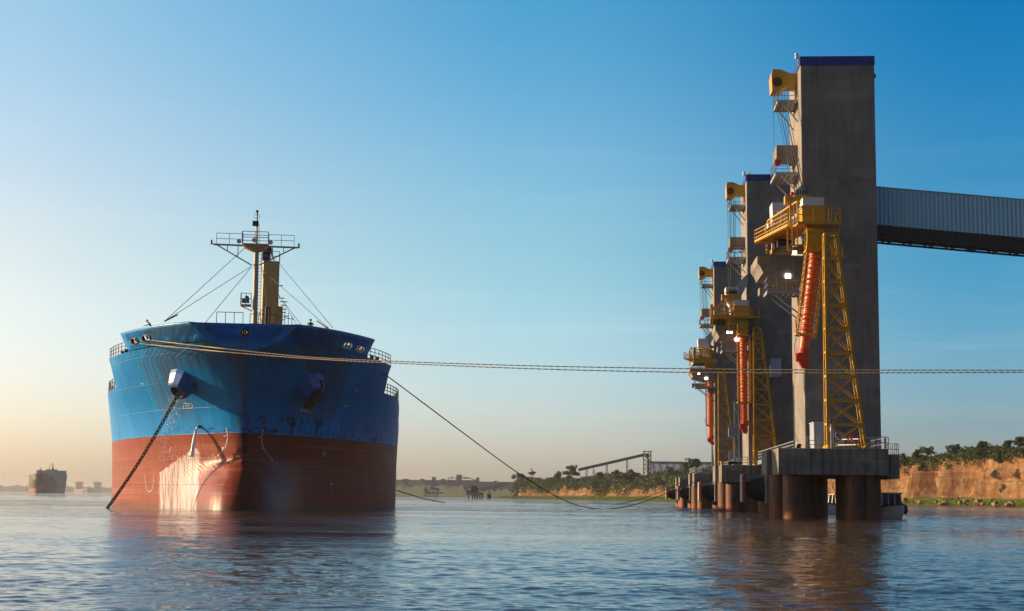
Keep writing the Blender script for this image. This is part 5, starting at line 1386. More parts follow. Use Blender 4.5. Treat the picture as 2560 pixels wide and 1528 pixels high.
def tree(u, v_base, d, height, width, label, name='tree', trunk=.30, mat=LEAF, n=1800, seed=0, low=.25, leaf=.42):
    gg = np.random.default_rng(100 + seed); b = at(u, v_base, d); b.z -= height * (.46 if d > 800 else .34); t = thing(name, label, 'tree', b, 0, 'trees along the cliff top')
    H = height; bl = []; limbs = MB(); limbs.tube([(0, 0, -1.5), (.1, 0, H * .25), (-.1, .1, H * .5), (.1, 0, H * .8)], [trunk * H * .06, trunk * H * .05, trunk * H * .035, trunk * H * .015], 7)
    for k in range(17):
        th = gg.uniform(0, 6.28); rr = gg.uniform(.05, .42) * width; z = H * gg.uniform(.22, .93); rr *= 1.1 - .7 * abs(z / H - .55); sz = width * gg.uniform(.08, .20)
        c = (rr * math.cos(th), rr * math.sin(th), z); bl.append((c, sz, sz, sz * gg.uniform(.55, .85))); limbs.tube([(0, 0, H * .3), (c[0] * .5, c[1] * .5, (H * .3 + z) / 2), c], [trunk * H * .02, trunk * H * .014, .03], 5)
    bl.append(((width * .05, 0, H * .66), width * .20, width * .20, H * .2)); limbs.build('trunk', BARK, t)
    quads_obj('crown', leaf_cloud(bl, n, leaf, gg), mat, t); return t
tree(1429, 1186, 1150, 12.5, 12, 'rounded dark tree on the cliff top at the foot of the far inclined conveyor', seed=1, n=2600, leaf=.5)
tree(1737, 1172, 905, 12, 13.5, 'tall spreading tree rising above the scrub in front of the pale warehouse roof', seed=2, n=3000, leaf=.5)
tree(1575, 1190, 985, 8.0, 12, 'broad bushy tree below the lattice tower of the far conveyor', seed=3, n=2600, mat=LEAF2, leaf=.5)
tree(1545, 1190, 990, 6.5, 8, 'smaller round tree left of the bushy one below the lattice tower', seed=4, n=1500)
tree(1397, 1190, 1180, 5.5, 9, 'low dark tree on the cliff left of the rounded one', seed=5, n=1200)
tree(1295, 1192, 1330, 5.5, 13, 'spreading tree at the far cape of the cliff, just behind the slack mooring rope', seed=6, n=1800)
tree(1330, 1184, 1300, 4.5, 6, 'small tree beside the thin mast on the far cape', seed=7, n=900)
tree(1675, 1180, 905, 5.5, 6.5, 'single round bush-like tree left of the tallest one by the warehouse', seed=8, n=1200)
tree(1500, 1190, 1060, 5.0, 7, 'small tree between the second and third legs of the far conveyor', seed=9, n=1100)
tree(2455, 1131, 530, 6.0, 5.6, 'tallest tree on the near cliff at the right, rounded crown on a leaning stem', seed=10, n=2000, leaf=.28, low=.1)
tree(2385, 1128, 545, 3.6, 6.8, 'wide bushy tree on the near cliff left of the tallest one', seed=11, n=1700, leaf=.26, low=.05)
tree(2318, 1135, 560, 3.4, 6.0, 'olive tree on the near cliff above the pale gully', seed=12, n=1500, mat=LEAF2, leaf=.26, low=.05)
tree(2290, 1140, 570, 3.2, 4.6, 'dark small tree on the near cliff just right of the platform railing', seed=13, n=1200, leaf=.26, low=.05)
tree(2258, 1146, 580, 3.2, 3.6, 'light green bush-tree right beside the end of the nearest platform', seed=14, n=900, mat=LEAF2, leaf=.26, low=.05)
tree(2520, 1118, 512, 3.2, 4.6, 'dark tree on the near cliff right of the tallest one', seed=15, n=1300, leaf=.26, low=.05)
tree(2548, 1112, 505, 3.6, 5.5, 'dark tree on the cliff at the right edge of the photo', seed=16, n=1500, leaf=.26, low=.05)
tree(2496, 1150, 512, 5.5, 3.6, 'yellow-green bush hanging down a gully of the near cliff', seed=17, n=1500, mat=LEAF2, leaf=.24, low=0)
tree(2306, 1176, 566, 4.5, 3.2, 'grey-green bush hanging down the cliff near the platform', seed=18, n=1300, mat=LEAF2, leaf=.22, low=0)

# fallen blocks on the foreshore
RM = paint('loess_rock', (.34, .22, .13), .95, dirt=.6, dirtcol=(.10, .09, .05), scale=1.2, spec=.1)
rocks = [(2262, 1247, 3.0, 'long pale rock heap nearest the white launch'), (2300, 1251, 2.2, 'low flat rock right of the rock heap'), (2361, 1259, 2.6, 'brown boulder standing at the waterline below the gully'), (2400, 1254, 2.0, 'pale tilted slab between the two boulders'),
         (2413, 1247, 2.4, 'pointed pale rock in the grass behind the tilted slab'), (2446, 1254, 3.1, 'largest round boulder on the shore under the tallest tree'), (2457, 1257, 1.6, 'small rock leaning on the largest boulder'), (2490, 1260, 2.4, 'broad dark rock low at the water right of the largest boulder'),
         (2528, 1258, 2.6, 'rough rock pile at the foot of the cliff near the right edge'), (2340, 1247, 1.3, 'tiny stone in the grass left of the brown boulder'), (2300, 1257, 1.5, 'small wet stone at the waterline below the flat rock')]
for k, (u, v, s, lab) in enumerate(rocks):
    ii = min(range(len(LINE)), key=lambda i: abs((LINE[i].x / max(1, LINE[i].y)) * F + 1280 - u) if LINE[i].y > 300 else 1e9)
    dd = LINE[ii].y + (1263 - v) * 1.1 + 2; p = at(u, v, dd); rg = random.Random(k); m = MB()
    for j in range(1 if s < 2.3 else 3):
        ox, oy = (rg.uniform(-.7, .7) * s * (j > 0), rg.uniform(-.4, .4) * s * (j > 0)); r = s * .5 * (1 if j == 0 else .55)
        i0 = len(m.v); m.ball((ox, oy, r * .35), r, 9, 6, (1.1, .9, .8))
        for q in range(i0, len(m.v)):
            a = Vector(m.v[q]); c = Vector((ox, oy, r * .35)); dv = a - c; a = c + dv * (1 + .42 * noise.noise(dv * (1.6 / r) + Vector((k, j, 0)))); m.v[q] = tuple(a)
    m.sm = [False] * len(m.sm); o = m.build('shore_rock', RM); o.location = (p.x, p.y, .35 + (1263 - v) * .06); tag(o, lab, 'rock', 'fallen rocks on the foreshore')
# ------------------------------------------------------------------ behind the cliff and across the water
GREYS = paint('weathered_steel', (.16, .16, .16), .7, dirt=.4)
# inclined conveyor and its lattice head tower
dC = 1260
t = thing('far_conveyor', 'long inclined conveyor on legs rising to the right behind the cliff', 'conveyor', (at(1450, 1195, dC).x, dC, 14)); o3 = (at(1450, 1195, dC).x, dC, 14)
m = MB(); a, b = at(1446, 1172, dC), at(1612, 1134, dC + 20)
for dz in (0, -1.9): m.bar(a + Vector((0, 0, dz)), b + Vector((0, 0, dz)), .7, .5)
m.bar(a + Vector((0, 1, -.9)), b + Vector((0, 1, -.9)), .2, 1.6)
for k in range(40): q = a.lerp(b, k / 40); r_ = a.lerp(b, (k + 1) / 40); m.bar(q, r_ + Vector((0, 0, -1.9)), .22)
m.build('gallery', GREYS, t, o3)
for u, v in ((1466.5, 1170), (1517, 1158), (1568, 1146)):
    m = MB(); q = at(u, v, dC + 8); m.bar((q.x - .6, q.y, 12), (q.x - .6, q.y, q.z - 1), .5); m.bar((q.x + .6, q.y, 12), (q.x + .6, q.y, q.z - 1), .5)
    for k in range(5): m.bar((q.x - .6, q.y, 14 + k * (q.z - 15) / 5), (q.x + .6, q.y, 14 + (k + 1) * (q.z - 15) / 5), .2)
    m.build('leg', GREYS, t, o3)
t = thing('far_lattice_tower', 'open steel lattice tower at the top of the far inclined conveyor', 'tower', (at(1618, 1195, dC + 20).x, dC + 20, 14)); o3 = (at(1618, 1195, dC + 20).x, dC + 20, 14)
m = MB(); x0, x1, zt = at(1609, 1130, dC + 20).x, at(1627, 1130, dC + 20).x, at(1618, 1129, dC + 20).z
lattice(m, [(x0, dC + 17, 12), (x1, dC + 17, 12), (x1, dC + 23, 12), (x0, dC + 23, 12)], [(x0, dC + 17, zt), (x1, dC + 17, zt), (x1, dC + 23, zt), (x0, dC + 23, zt)], 8, .45, .2, .3); m.build('frame', GREYS, t, o3)
m = MB(); m.box((x0 - .8, dC + 16, zt), (x1 + .8, dC + 24, zt + .35)); m.build('roof', GREYS, t, o3); m = MB(); m.box((x0 + 1.5, dC + 18, zt - 5), (x1 - 1.5, dC + 22, zt - 1.5)); m.cyl(((x0 + x1) / 2 + .5, dC + 20, 14), ((x0 + x1) / 2 + .5, dC + 20, zt - 4), 1.0, n=10); m.build('machinery', GREYS, t, o3)
# warehouse with a pale hipped roof
dW = 1330; t = thing('warehouse', 'long warehouse with pale grey roof behind the tallest tree', 'warehouse', (at(1700, 1190, dW).x, dW, 14)); o3 = (at(1700, 1190, dW).x, dW, 14)
a0, a1, b0, b1, zr_ = at(1621, 1185, dW).x, at(1850, 1185, dW).x, at(1630, 1157, dW).x, at(1845, 1157, dW).x, at(1700, 1157, dW + 30).z; z0 = 15.5
m = MB(); m.add([(a0, dW, z0), (a1, dW, z0), (b1, dW + 30, zr_), (b0, dW + 30, zr_), (a0, dW + 60, z0), (a1, dW + 60, z0)], [(0, 1, 2, 3), (4, 3, 2, 5), (0, 3, 4), (1, 5, 2)])
m.build('roof', corrugated('warehouse_roof', (.40, .41, .43), 0, 6, .7, 0, .1), t, o3); m = MB(); m.box((a0 + .5, dW + .5, 10), (a1 - .5, dW + 59, z0)); m.build('walls', GREYS, t, o3)
m = MB(); m.box((b0, dW + 29, zr_ - .2), (b1, dW + 31, zr_ + .9)); m.build('ridge_vent', paint('slate_roof', (.10, .12, .15), .7), t, o3)
# mast and pylon on the cliff
t = thing('slim_mast', 'thin mast with a small round head on the far cape', 'mast', at(1328, 1192, 1310)); q = at(1328, 1173, 1310) - at(1328, 1192, 1310)
m = MB(); m.cyl((0, 0, 0), (0, 0, q.z), .13, n=5); m.build('pole', GREYS, t); m = MB(); m.ball((0, 0, q.z), .8, 8, 5); m.build('head', GREYS, t)
t = thing('small_pylon', 'little lattice pylon between the legs of the far conveyor', 'pylon', at(1484, 1186, 1240)); q = at(1484, 1172, 1240) - at(1484, 1186, 1240)
m = MB(); lattice(m, [(-1, -1, 0), (1, -1, 0), (1, 1, 0), (-1, 1, 0)], [(-.2, -.2, q.z), (.2, -.2, q.z), (.2, .2, q.z), (-.2, .2, q.z)], 4, .2, .12, .12); m.bar((-1.3, 0, q.z * .8), (1.3, 0, q.z * .8), .2); m.build('frame', GREYS, t)
# small jetty with a machine house and a conveyor running up to the cape
dJ = 1380; JW = paint('jetty_steel', (.09, .09, .085), .7)
t = thing('far_jetty', 'small dark jetty with a hooded machine house off the far cape', 'jetty', (at(1190, 1243, dJ).x, dJ, 0)); o3 = (at(1190, 1243, dJ).x, dJ, 0)
def J(u, v, d=dJ): return at(u, v, d)
m = MB(); m.box((J(1165, 1240).x, dJ, 3.2), (J(1208, 1240).x, dJ + 9, 5.2)); m.build('deck', CONC2, t, o3)
for u in (1170, 1180, 1186, 1192, 1199, 1206): m = MB(); q = J(u, 1240); m.cyl((q.x, dJ + 2 + (u % 3) * 2, -2), (q.x, dJ + 2 + (u % 3) * 2, 3.2), .8, n=8); m.build('pile', PILE, t, o3)
m = MB(); x0, x1 = J(1176, 1230).x, J(1196, 1230).x; zt = J(1185, 1215).z; m.prism([(x0, 5.2), (x1, 5.2), (x1, zt - 2), (x1 - 2, zt), (x0 + 1.5, zt), (x0, zt - 1.5)], dJ + 2, dJ + 8); m.build('machine_house', paint('brown_cladding', (.12, .085, .06), .8), t, o3)
m = MB(); m.bar((x0 - 1.6, dJ + 3, 5), (x0 - 1.6, dJ + 3, zt), .4); m.bar((x0 - 1.9, dJ + 3, zt), (x0 + 4, dJ + 3, zt + .8), .4); m.box((J(1166, 1230).x, dJ + .5, 5.2), (J(1175, 1230).x, dJ + 3, 7)); m.build('loading_frame', JW, t, o3)
t = thing('jetty_conveyor', 'thin conveyor bridge rising from the small jetty to the cape', 'conveyor', (J(1225, 1243).x, dJ + 5, 0)); o3 = (J(1225, 1243).x, dJ + 5, 0)
m = MB(); a, b = J(1196, 1223), at(1271, 1206, dJ + 60)
for dz in (0, -2.0): m.bar(a + Vector((0, 4, dz)), b + Vector((0, 4, dz)), .8, .6)
for k in range(14): m.bar(a.lerp(b, k / 14) + Vector((0, 4, 0)), a.lerp(b, (k + 1) / 14) + Vector((0, 4, -2)), .25)
m.build('bridge', JW, t, o3); m = MB(); q = J(1223, 1217); m.bar((q.x - .8, dJ + 10, -1), (q.x - .8, dJ + 10, q.z - 2), .6); m.bar((q.x + .8, dJ + 10, -1), (q.x + .8, dJ + 10, q.z - 2), .6); m.box((q.x - 1.8, dJ + 9, 0), (q.x + 1.8, dJ + 11.5, 4)); m.build('pier', JW, t, o3)
# far jetty with a blue roof
dF = 2100; t = thing('blue_roofed_jetty', 'faint far jetty on pale trestles under a curved blue roof', 'jetty', (at(1085, 1242, dF).x, dF, 0)); o3 = (at(1085, 1242, dF).x, dF, 0)
m = MB(); m.box((at(1062, 1240, dF).x, dF, 5), (at(1106, 1240, dF).x, dF + 10, 7)); m.build('deck', CONC2, t, o3)
for u in (1064, 1073, 1083, 1092): m = MB(); q = at(u, 1240, dF); m.bar((q.x - 2, dF + 1, -2), (q.x, dF + 1, 9), 1.2); m.bar((q.x + 2, dF + 1, -2), (q.x, dF + 1, 9), 1.2); m.build('trestle', paint('pale_trestle', (.42, .30, .2), .8), t, o3)
m = MB(); q0, q1, zz = at(1073, 1240, dF).x, at(1100, 1240, dF).x, at(1080, 1221, dF).z; m.prism([(q0, zz), (q0 + 1, zz + 2.4), (q1 - 3, zz + .8), (q1, zz - 2), (q1 - 2, zz - 3.4), (q0 + 1, zz - 1.8)], dF + 1, dF + 8); m.build('roof', paint('jetty_roof_blue', (.15, .28, .5), .5), t, o3)
m = MB(); m.box((q0 - 8, dF + 2, 7), (q0 - 2, dF + 8, zz)); m.build('conveyor_head', CONC2, t, o3)
# far bank and the plant on it
def strip(name, pts, mat, label, d2=400):
    """low land: pts = [(u, d, height)]"""
    V, Fc = [], []
    for u, d, h in pts:
        x = (u - 1280) / F * d
        for dy, z in ((-30, -1), (0, 1), (8, h * .75), (30, h), (d2, h)): V.append((x * (d + dy) / d, d + dy, z))
    for i in range(len(pts) - 1):
        for k in range(4): Fc.append((i * 5 + k, i * 5 + k + 1, (i + 1) * 5 + k + 1, (i + 1) * 5 + k))
    me = bpy.data.meshes.new(name); me.from_pydata(V, [], Fc); me.materials.append(mat); o = bpy.data.objects.new(name, me); COL.objects.link(o); tag(o, kind='structure'); o['label'] = label; return o
FARG = flat('far_bank_green', (.035, .045, .022), .95)
g2 = random.Random(9)
strip('far_bank', [(900 + k * 8, 2300 + 500 * (1 - k / 48) , 11 + 4.5 * g2.random() + (6 if 12 < k < 34 else 0)) for k in range(49)], FARG, 'low green bank beyond the small jetty')
strip('far_shore', [(-500 + k * 7, 9000, 30 + 12 * g2.random() - 14 * max(0, (k - 95) / 60)) for k in range(190)], FARG, 'hazy far shore on the left horizon')
PLANT = paint('plant_grey', (.17, .16, .16), .8); dP = 3000
def PX(u, v): return at(u, v, dP)
def hall(name, label, u0, u1, v_top, v_base=1222, deep=60, gable=False):
    a = PX(u0, v_top); b = PX(u1, v_top); zb = max(4, PX(u0, v_base).z); t = thing(name, label, 'building', (a.x, dP, zb)); o3 = (a.x, dP, zb); m = MB()
    if gable: m.prism([(a.x, zb), (b.x, zb), (b.x, zb + (a.z - zb) * .15), ((a.x + b.x) / 2, a.z), (a.x, zb + (a.z - zb) * .15)], dP - 40, dP - 2); m.build('gabled_hall', paint('pale_gable', (.42, .43, .42), .7), t, o3)
    else:
        m.box((a.x, dP, zb - 14), (b.x, dP + deep, a.z - 1.5)); m.build('walls', PLANT, t, o3); m = MB(); m.box((a.x - .5, dP - .5, a.z - 1.5), (b.x + .5, dP + deep, a.z)); m.build('roof', paint('plant_roof', (.2, .19, .19), .8), t, o3)
    return t
hall('storage_hall', 'long hazy storage hall of the far plant beside the ship', 975, 1117, 1199)
hall('storage_hall', 'grey process building in the middle of the far plant', 1119, 1197, 1200, deep=80)
hall('storage_hall', 'long low hall at the right end of the far plant, ending at the cape', 1197, 1290, 1204)
hall('roof_house', 'square block on the roof of the left storage hall', 1080, 1089, 1193, 1202, 20)
hall('roof_house', 'small block near the right end of the left storage hall roof', 1103, 1112, 1197, 1203, 20)
hall('roof_house', 'small block at the far left of the hall roof beside the ship', 1007, 1020, 1197, 1203, 20)
hall('roof_house', 'low block above the pale gable on the hall roof', 1051, 1060, 1197, 1203, 20)
hall('roof_house', 'tall block crowning the process building of the far plant', 1141, 1154, 1187, 1202, 30)
hall('roof_house', 'block at the right end of the process building with a thin stack', 1190, 1198, 1194, 1204, 20)
hall('roof_house', 'tiny block on the low right-hand hall', 1236, 1242, 1202, 1208, 20)
hall('pale_gable_shed', 'pale gabled shed in front of the far storage hall, right-hand one', 1035, 1067, 1200, 1217, gable=True)
hall('pale_gable_shed', 'pale gabled shed in front of the far storage hall, half behind the ship', 985, 1022, 1203, 1220, gable=True)
t = thing('plant_conveyors', 'sloping conveyors over the roof of the far process building', 'conveyor', PX(1130, 1202)); o3 = tuple(PX(1130, 1202)); m = MB()
for (u0, v0), (u1, v1) in (((1120, 1196), (1132, 1193)), ((1132, 1193), (1142, 1198)), ((1154, 1194), (1164, 1193)), ((1164, 1193), (1190, 1201)), ((1158, 1197), (1176, 1195)), ((1120, 1196), (1120, 1203)), ((1128, 1195), (1128, 1203))): m.bar(PX(u0, v0) + Vector((0, 5, 0)), PX(u1, v1) + Vector((0, 5, 0)), 1.6)
m.build('galleries', GREYS, t, o3)

# ---- other ships at anchor
def far_ship(u0, u1, v_w, d, label, yaw, hull_c, house_c, H_, Lship=190, B=30, house_z=30, fh=2.6, hw=.38):
    c = at((u0 + u1) / 2, v_w, d); t = thing('anchored_ship', label, 'ship', (c.x, d, 0), R(yaw), 'ships at anchor far off')
    def hb(y):
        f = max(0, (y + Lship / 2) / 30); return B / 2 * (min(1, f) ** .55 if f < 1 else 1) * (1 if y < Lship / 2 - 25 else 1 - .25 * ((y - Lship / 2 + 25) / 25) ** 2)
    ys = [-Lship / 2 + k for k in (0, 1, 3, 6, 10, 16, 24, 32)] + [0, Lship / 2 - 25, Lship / 2 - 12, Lship / 2]
    rows = []
    for z, rk, nr in ((-3, 6, .9), (0, 5, .92), (H_ * .3, 4, .95), (H_ * .75, 1, 1), (H_, -1, 1.0)):
        rows.append([(-hb(y) * nr, y + rk * max(0, 1 - (y + Lship / 2) / 20), z) for y in ys[::-1]] + [(hb(y) * nr, y + rk * max(0, 1 - (y + Lship / 2) / 20), z) for y in ys])
    m = MB(); m.loft(rows, closed=True); m.build('hull', hull_c, t)
    fq = MB(); yy = ys[:7]; fr_ = [(-hb(y), y - 1, z) for z in (H_,) for y in yy[::-1]] + [(hb(y), y - 1, H_) for y in yy]
    fq.loft([fr_, [(x * 1.02, y, H_ + fh) for x, y, z in fr_]]); 
    for k in range(8): fq.bar((g2.uniform(-8, 8), -Lship / 2 + 6 + k * 2, H_ + fh - 1), (g2.uniform(-8, 8), -Lship / 2 + 6 + k * 2, H_ + fh + 1.3), 1.2)
    fq.build('forecastle', hull_c, t)
    s = MB(); y0 = Lship / 2 - 32; s.box((-B * hw, y0, H_), (B * hw, y0 + 16, house_z - 4)); s.prism([(-B * hw, house_z - 6), (B * hw, house_z - 6), (B * .52, house_z - 2.5), (B * .52, house_z - .3), (-B * .52, house_z - .3), (-B * .52, house_z - 2.5)], y0 - .5, y0 + 6); s.box((-B * .2, y0 + 1, house_z - .3), (B * .2, y0 + 8, house_z + 1.2)); s.build('deckhouse', house_c, t)
    k = MB(); k.bar((1, y0 + 3, house_z + 1), (1, y0 + 3, house_z + 10), .7); k.bar((-2.5, y0 + 3, house_z + 7), (4.5, y0 + 3, house_z + 7), .5); k.bar((-3, y0 + 3, house_z + 1), (-3, y0 + 3, house_z + 6), .5); k.bar((-1, y0 + 3, house_z + 4.5), (3, y0 + 3, house_z + 4.5), .5); k.ball((1.5, y0 + 3, house_z + 2), 1.6, 8, 5); k.build('radar_mast', GREYS, t)
    f = MB(); f.bar((0, -Lship / 2 + 12, H_ + fh - .5), (0, -Lship / 2 + 12, H_ + fh + 9), .8); f.bar((-2.2, -Lship / 2 + 12, H_ + fh + 6), (2.2, -Lship / 2 + 12, H_ + fh + 6), .7); f.build('foremast', GREYS, t)
    return t
def ship_paint(name, top, low, zc):
    m, t, b = new_mat(name); c = coords(t); sep = nd(t, 'ShaderNodeSeparateXYZ'); t.links.new(c, sep.inputs[0]); n = noise_(t, c, .15, 4)
    t.links.new(mixc(t, math_(t, 'GREATER_THAN', sep.outputs[2], zc), low, mixc(t, n, top, tuple(x * 1.6 for x in top))), b.inputs['Base Color']); b.inputs['Roughness'].default_value = .5; return m
s1 = far_ship(61, 171, 1229, 2000, 'dark bulk carrier at anchor far off at the left, white bridge behind its bow', 6.5, ship_paint('black_hull', (.018, .018, .018), (.24, .085, .04), 6.2), paint('grey_white_house', (.40, .42, .46), .6), 16.5, 118, 36, 29.8, 6.5, .50)
s1.location.x = at(116, 1229, 2000).x
far_ship(200, 212, 1231, 7000, 'faint ship deep in the haze, left one of the distant pair', 26, ship_paint('far_red', (.16, .08, .06), (.2, .06, .04), 6), paint('far_house', (.3, .28, .28), .7), 14, 240, 42, 48)
far_ship(224, 242, 1231, 7000, 'faint ship deep in the haze, right one of the distant pair', 4, ship_paint('far_grey', (.10, .09, .09), (.2, .06, .04), 6), paint('far_house2', (.34, .33, .33), .7), 16, 240, 42, 48)
# ------------------------------------------------------------------ mooring ropes
def rope(label, pts, r, twist=True):
    """pts: world points of the sagging rope; two strands laid round each other"""
    P = [Vector(p) for p in pts]; m = MB(); out = []; n = len(P)
    if twist:
        L = sum((P[i + 1] - P[i]).length for i in range(n - 1)); N = int(L / (r * 5)); s = 0
        for ph in (0, math.pi):
            pp = []
            for k in range(N + 1):
                f = k / N * (n - 1); i = min(int(f), n - 2); p = P[i].lerp(P[i + 1], f - i); th = k * 1.15 + ph; d = (P[i + 1] - P[i]).normalized(); a = d.cross(Vector((0, 0, 1))).normalized(); b = a.cross(d)
                pp.append(p + a * (r * .5 * math.cos(th)) + b * (r * .5 * math.sin(th)))
            m.tube(pp, r * .62, 5)
    else: m.tube(P, r, 6)
    return tag(m.build('mooring_rope', ROPE if twist else paint('dark_rope', (.07, .06, .045), .9)), label, 'rope', 'mooring ropes')
def sagline(a, b, sag, n=40):
    a, b = Vector(a), Vector(b); return [a.lerp(b, k / n) - Vector((0, 0, sag * 4 * (k / n) * (1 - k / n))) for k in range(n + 1)]
def px_rope(px, n=60):
    """smooth curve through (u, v, d) control pixels"""
    C = [at(*q) for q in px]; out = []
    for i in range(len(C) - 1):
        p0, p1, p2, p3 = C[max(i - 1, 0)], C[i], C[i + 1], C[min(i + 2, len(C) - 1)]
        for k in range(12):
            t = k / 12; out.append(.5 * ((2 * p1) + (p2 - p0) * t + (2 * p0 - 5 * p1 + 4 * p2 - p3) * t * t + (3 * p1 - p0 - 3 * p2 + p3) * t ** 3))
    out.append(C[-1]); return out
fa, na = on_hull(376, 849); fb_, nb = on_hull(352, 858)
A1 = SHIP.w(fa + na * .15); A2 = SHIP.w(fb_ + nb * .15)
# both lead from the left-hand fairleads across the bow to the quay at the right, well above the water
rope('upper pale mooring rope stretched from the bow across the picture to the right', [A1] + px_rope([(560, 872, 129), (760, 892, 125), (974, 903, 121), (1300, 914, 117), (1650, 921, 114), (2000, 925, 111), (2300, 925.5, 109), (2620, 926, 107)]), .042)
rope('lower pale mooring rope stretched from the bow across the picture to the right', [A2] + px_rope([(560, 880, 129.5), (760, 896, 125), (974, 907.5, 120.5), (1300, 921, 116), (1650, 930, 113), (2000, 932.5, 110), (2300, 932, 108), (2620, 930.5, 106)]), .042)
h9, hn9 = on_hull(952, 930); h9 = SHIP.w(h9)
slack = [h9, at(969, 941, h9.y + 1.5), at(1060, 1009, 160), at(1156, 1081, 172), at(1284, 1175, 190), at(1378, 1234, 205), at(1440, 1262, 214), at(1495, 1272, 220), at(1545, 1270, 225), at(1600, 1258, 232), at(1668, 1233, 244), at(1716, 1216, 253), at(1800, 1169, 262)]
def smooth(C):
    out = []
    for i in range(len(C) - 1):
        p0, p1, p2, p3 = C[max(i - 1, 0)], C[i], C[i + 1], C[min(i + 2, len(C) - 1)]
        for k in range(10):
            t = k / 10; out.append(.5 * ((2 * p1) + (p2 - p0) * t + (2 * p0 - 5 * p1 + 4 * p2 - p3) * t * t + (3 * p1 - p0 - 3 * p2 + p3) * t ** 3))
    return out + [C[-1]]
rope('dark slack rope sagging from the ship\'s side almost to the water, up to the berth', smooth(slack), .06, False)
rope('thin dark rope behind the slack one, running up to the third platform', smooth([at(1540, 1262, 262), at(1600, 1248, 268), at(1660, 1226, 276), at(1725, 1196, 284), at(1742, 1184, 286)]), .05, False)
rope('short dark rope dipping from behind the ship into the river', smooth([at(985, 1224, 260), at(1020, 1235, 262), at(1060, 1247, 263), at(1112, 1257, 262)]), .08, False)

# ------------------------------------------------------------------ people
SKIN = flat('skin', (.42, .22, .14), .6); HAIR = flat('dark_hair', (.02, .015, .012), .8)
def person(label, loc, rz, shirt, trousers=(.03, .035, .05), pose='stand', helmet=None, vest=None, lean=0.0, s=1.0):
    t = thing('person', label, 'person', loc, rz)
    hip, ch, nk, hd = .92, 1.30, 1.50, 1.66
    def L(x, y, z):
        if z > hip: y = y - math.sin(lean) * (z - hip); z = hip + (z - hip) * math.cos(lean)
        return (x * s, y * s, z * s)
    V = [L(0, 0, hip), L(0, 0, 1.12), L(0, 0, ch), L(0, 0, nk), L(0, -.02, hd)]; E = [(0, 1), (1, 2), (2, 3), (3, 4)]; Rr = [.15, .13, .16, .065, .10]
    def chain(root, pts, rs):
        k = root
        for p, r_ in zip(pts, rs): V.append(L(*p)); E.append((k, len(V) - 1)); Rr.append(r_); k = len(V) - 1
        return k
    hands = []
    for sg in (-1, 1):
        if pose == 'rail': k = chain(2, [(sg * .20, 0, 1.40), (sg * .27, -.18, 1.2), (sg * .2, -.42, 1.12), (sg * .19, -.50, 1.12)], [.075, .05, .036, .034])
        else: k = chain(2, [(sg * .20, 0, 1.40), (sg * .27, .03, 1.12), (sg * .28, -.08, .88), (sg * .28, -.10, .80)], [.075, .05, .036, .034])
        w0 = Vector(V[k])
        for j in range(4): chain(k, [tuple((w0.x / s + (j - 1.5) * .018, w0.y / s, w0.z / s)) if False else ((V[k][0] / s) + (j - 1.5) * .02, (V[k][1] / s) - .03, (V[k][2] / s) - .06)], [.010])
        chain(k, [((V[k][0] / s) - sg * .03, (V[k][1] / s) - .03, (V[k][2] / s) - .02)], [.010])
        chain(0, [(sg * .10, 0, .86), (sg * .11, -.02, .48), (sg * .12, .02, .09), (sg * .12, -.12, .04)], [.10, .065, .045, .04])
    me = bpy.data.meshes.new('body'); me.from_pydata(V, E, []); o = bpy.data.objects.new('body', me); COL.objects.link(o); o.parent = t
    md = o.modifiers.new('skin', 'SKIN'); md.use_smooth_shade = True
    for k, sv in enumerate(me.skin_vertices[0].data): sv.radius = (Rr[k] * s, Rr[k] * s * (.75 if k < 3 else 1)); sv.use_root = (k == 0)
    o.modifiers.new('sub', 'SUBSURF').render_levels = 1
    m, nt_, b = new_mat('clothed_figure'); c = coords(nt_); sp = nd(nt_, 'ShaderNodeSeparateXYZ'); nt_.links.new(c, sp.inputs[0]); z = sp.outputs[2]
    col = mixc(nt_, math_(nt_, 'GREATER_THAN', z, hip * s), trousers, shirt); col = mixc(nt_, math_(nt_, 'GREATER_THAN', z, (hip + (1.47 - hip) * math.cos(lean)) * s), col, (.42, .22, .14))
    nt_.links.new(col, b.inputs['Base Color']); me.materials.append(m)
    h = MB(); c_ = L(0, .01, hd + .05); h.ball(c_, .125 * s, 10, 6, (1, 1.1, .8)); 
    if helmet: h.cyl(L(0, -.03, hd + .03), L(0, -.03, hd + .045), .15 * s, n=12)
    h.build('helmet' if helmet else 'hair', flat('helmet', helmet, .4) if helmet else HAIR, t)
    f = MB(); f.ball(L(0, -.125, hd - .01), .018 * s, 6, 4); f.ball(L(-.035, -.11, hd + .02), .012 * s, 6, 4); f.ball(L(.035, -.11, hd + .02), .012 * s, 6, 4); f.build('face', SKIN, t)
    if vest:
        m = MB(); m.loft([[Vector(L(.185 * math.cos(a), .15 * math.sin(a), z_)) for a in [k * math.pi / 6 for k in range(12)]] for z_ in (.98, 1.2, 1.40)]); m.build('vest', flat('vest', vest, .5), t)
    return t
def on_ship(u, v, s_, z): q = SHIP.px(u, v, s_); return SHIP.w((q.x, s_, z))
person('man in a pale shirt leaning over the bulwark at the left of the bow', on_ship(379, 820, 4.9, 16.25), SHIP.a - R(70), (.35, .36, .38), pose='rail', helmet=(.45, .55, .6), lean=R(38))
person('man in a dark red jacket looking over the bulwark at the right of the bow', on_ship(776, 822, 2.6, 16.3), SHIP.a, (.13, .04, .03), pose='rail', helmet=None, lean=R(6))
q = P2.px(1873, 436, 13.0)
person('worker in a yellow vest and pale helmet standing on the middle tower roof', P2.w((q.x, 13.0, 45.35)), P2.a + R(20), (.5, .5, .1), helmet=(.6, .45, .35), vest=(.55, .62, .02))

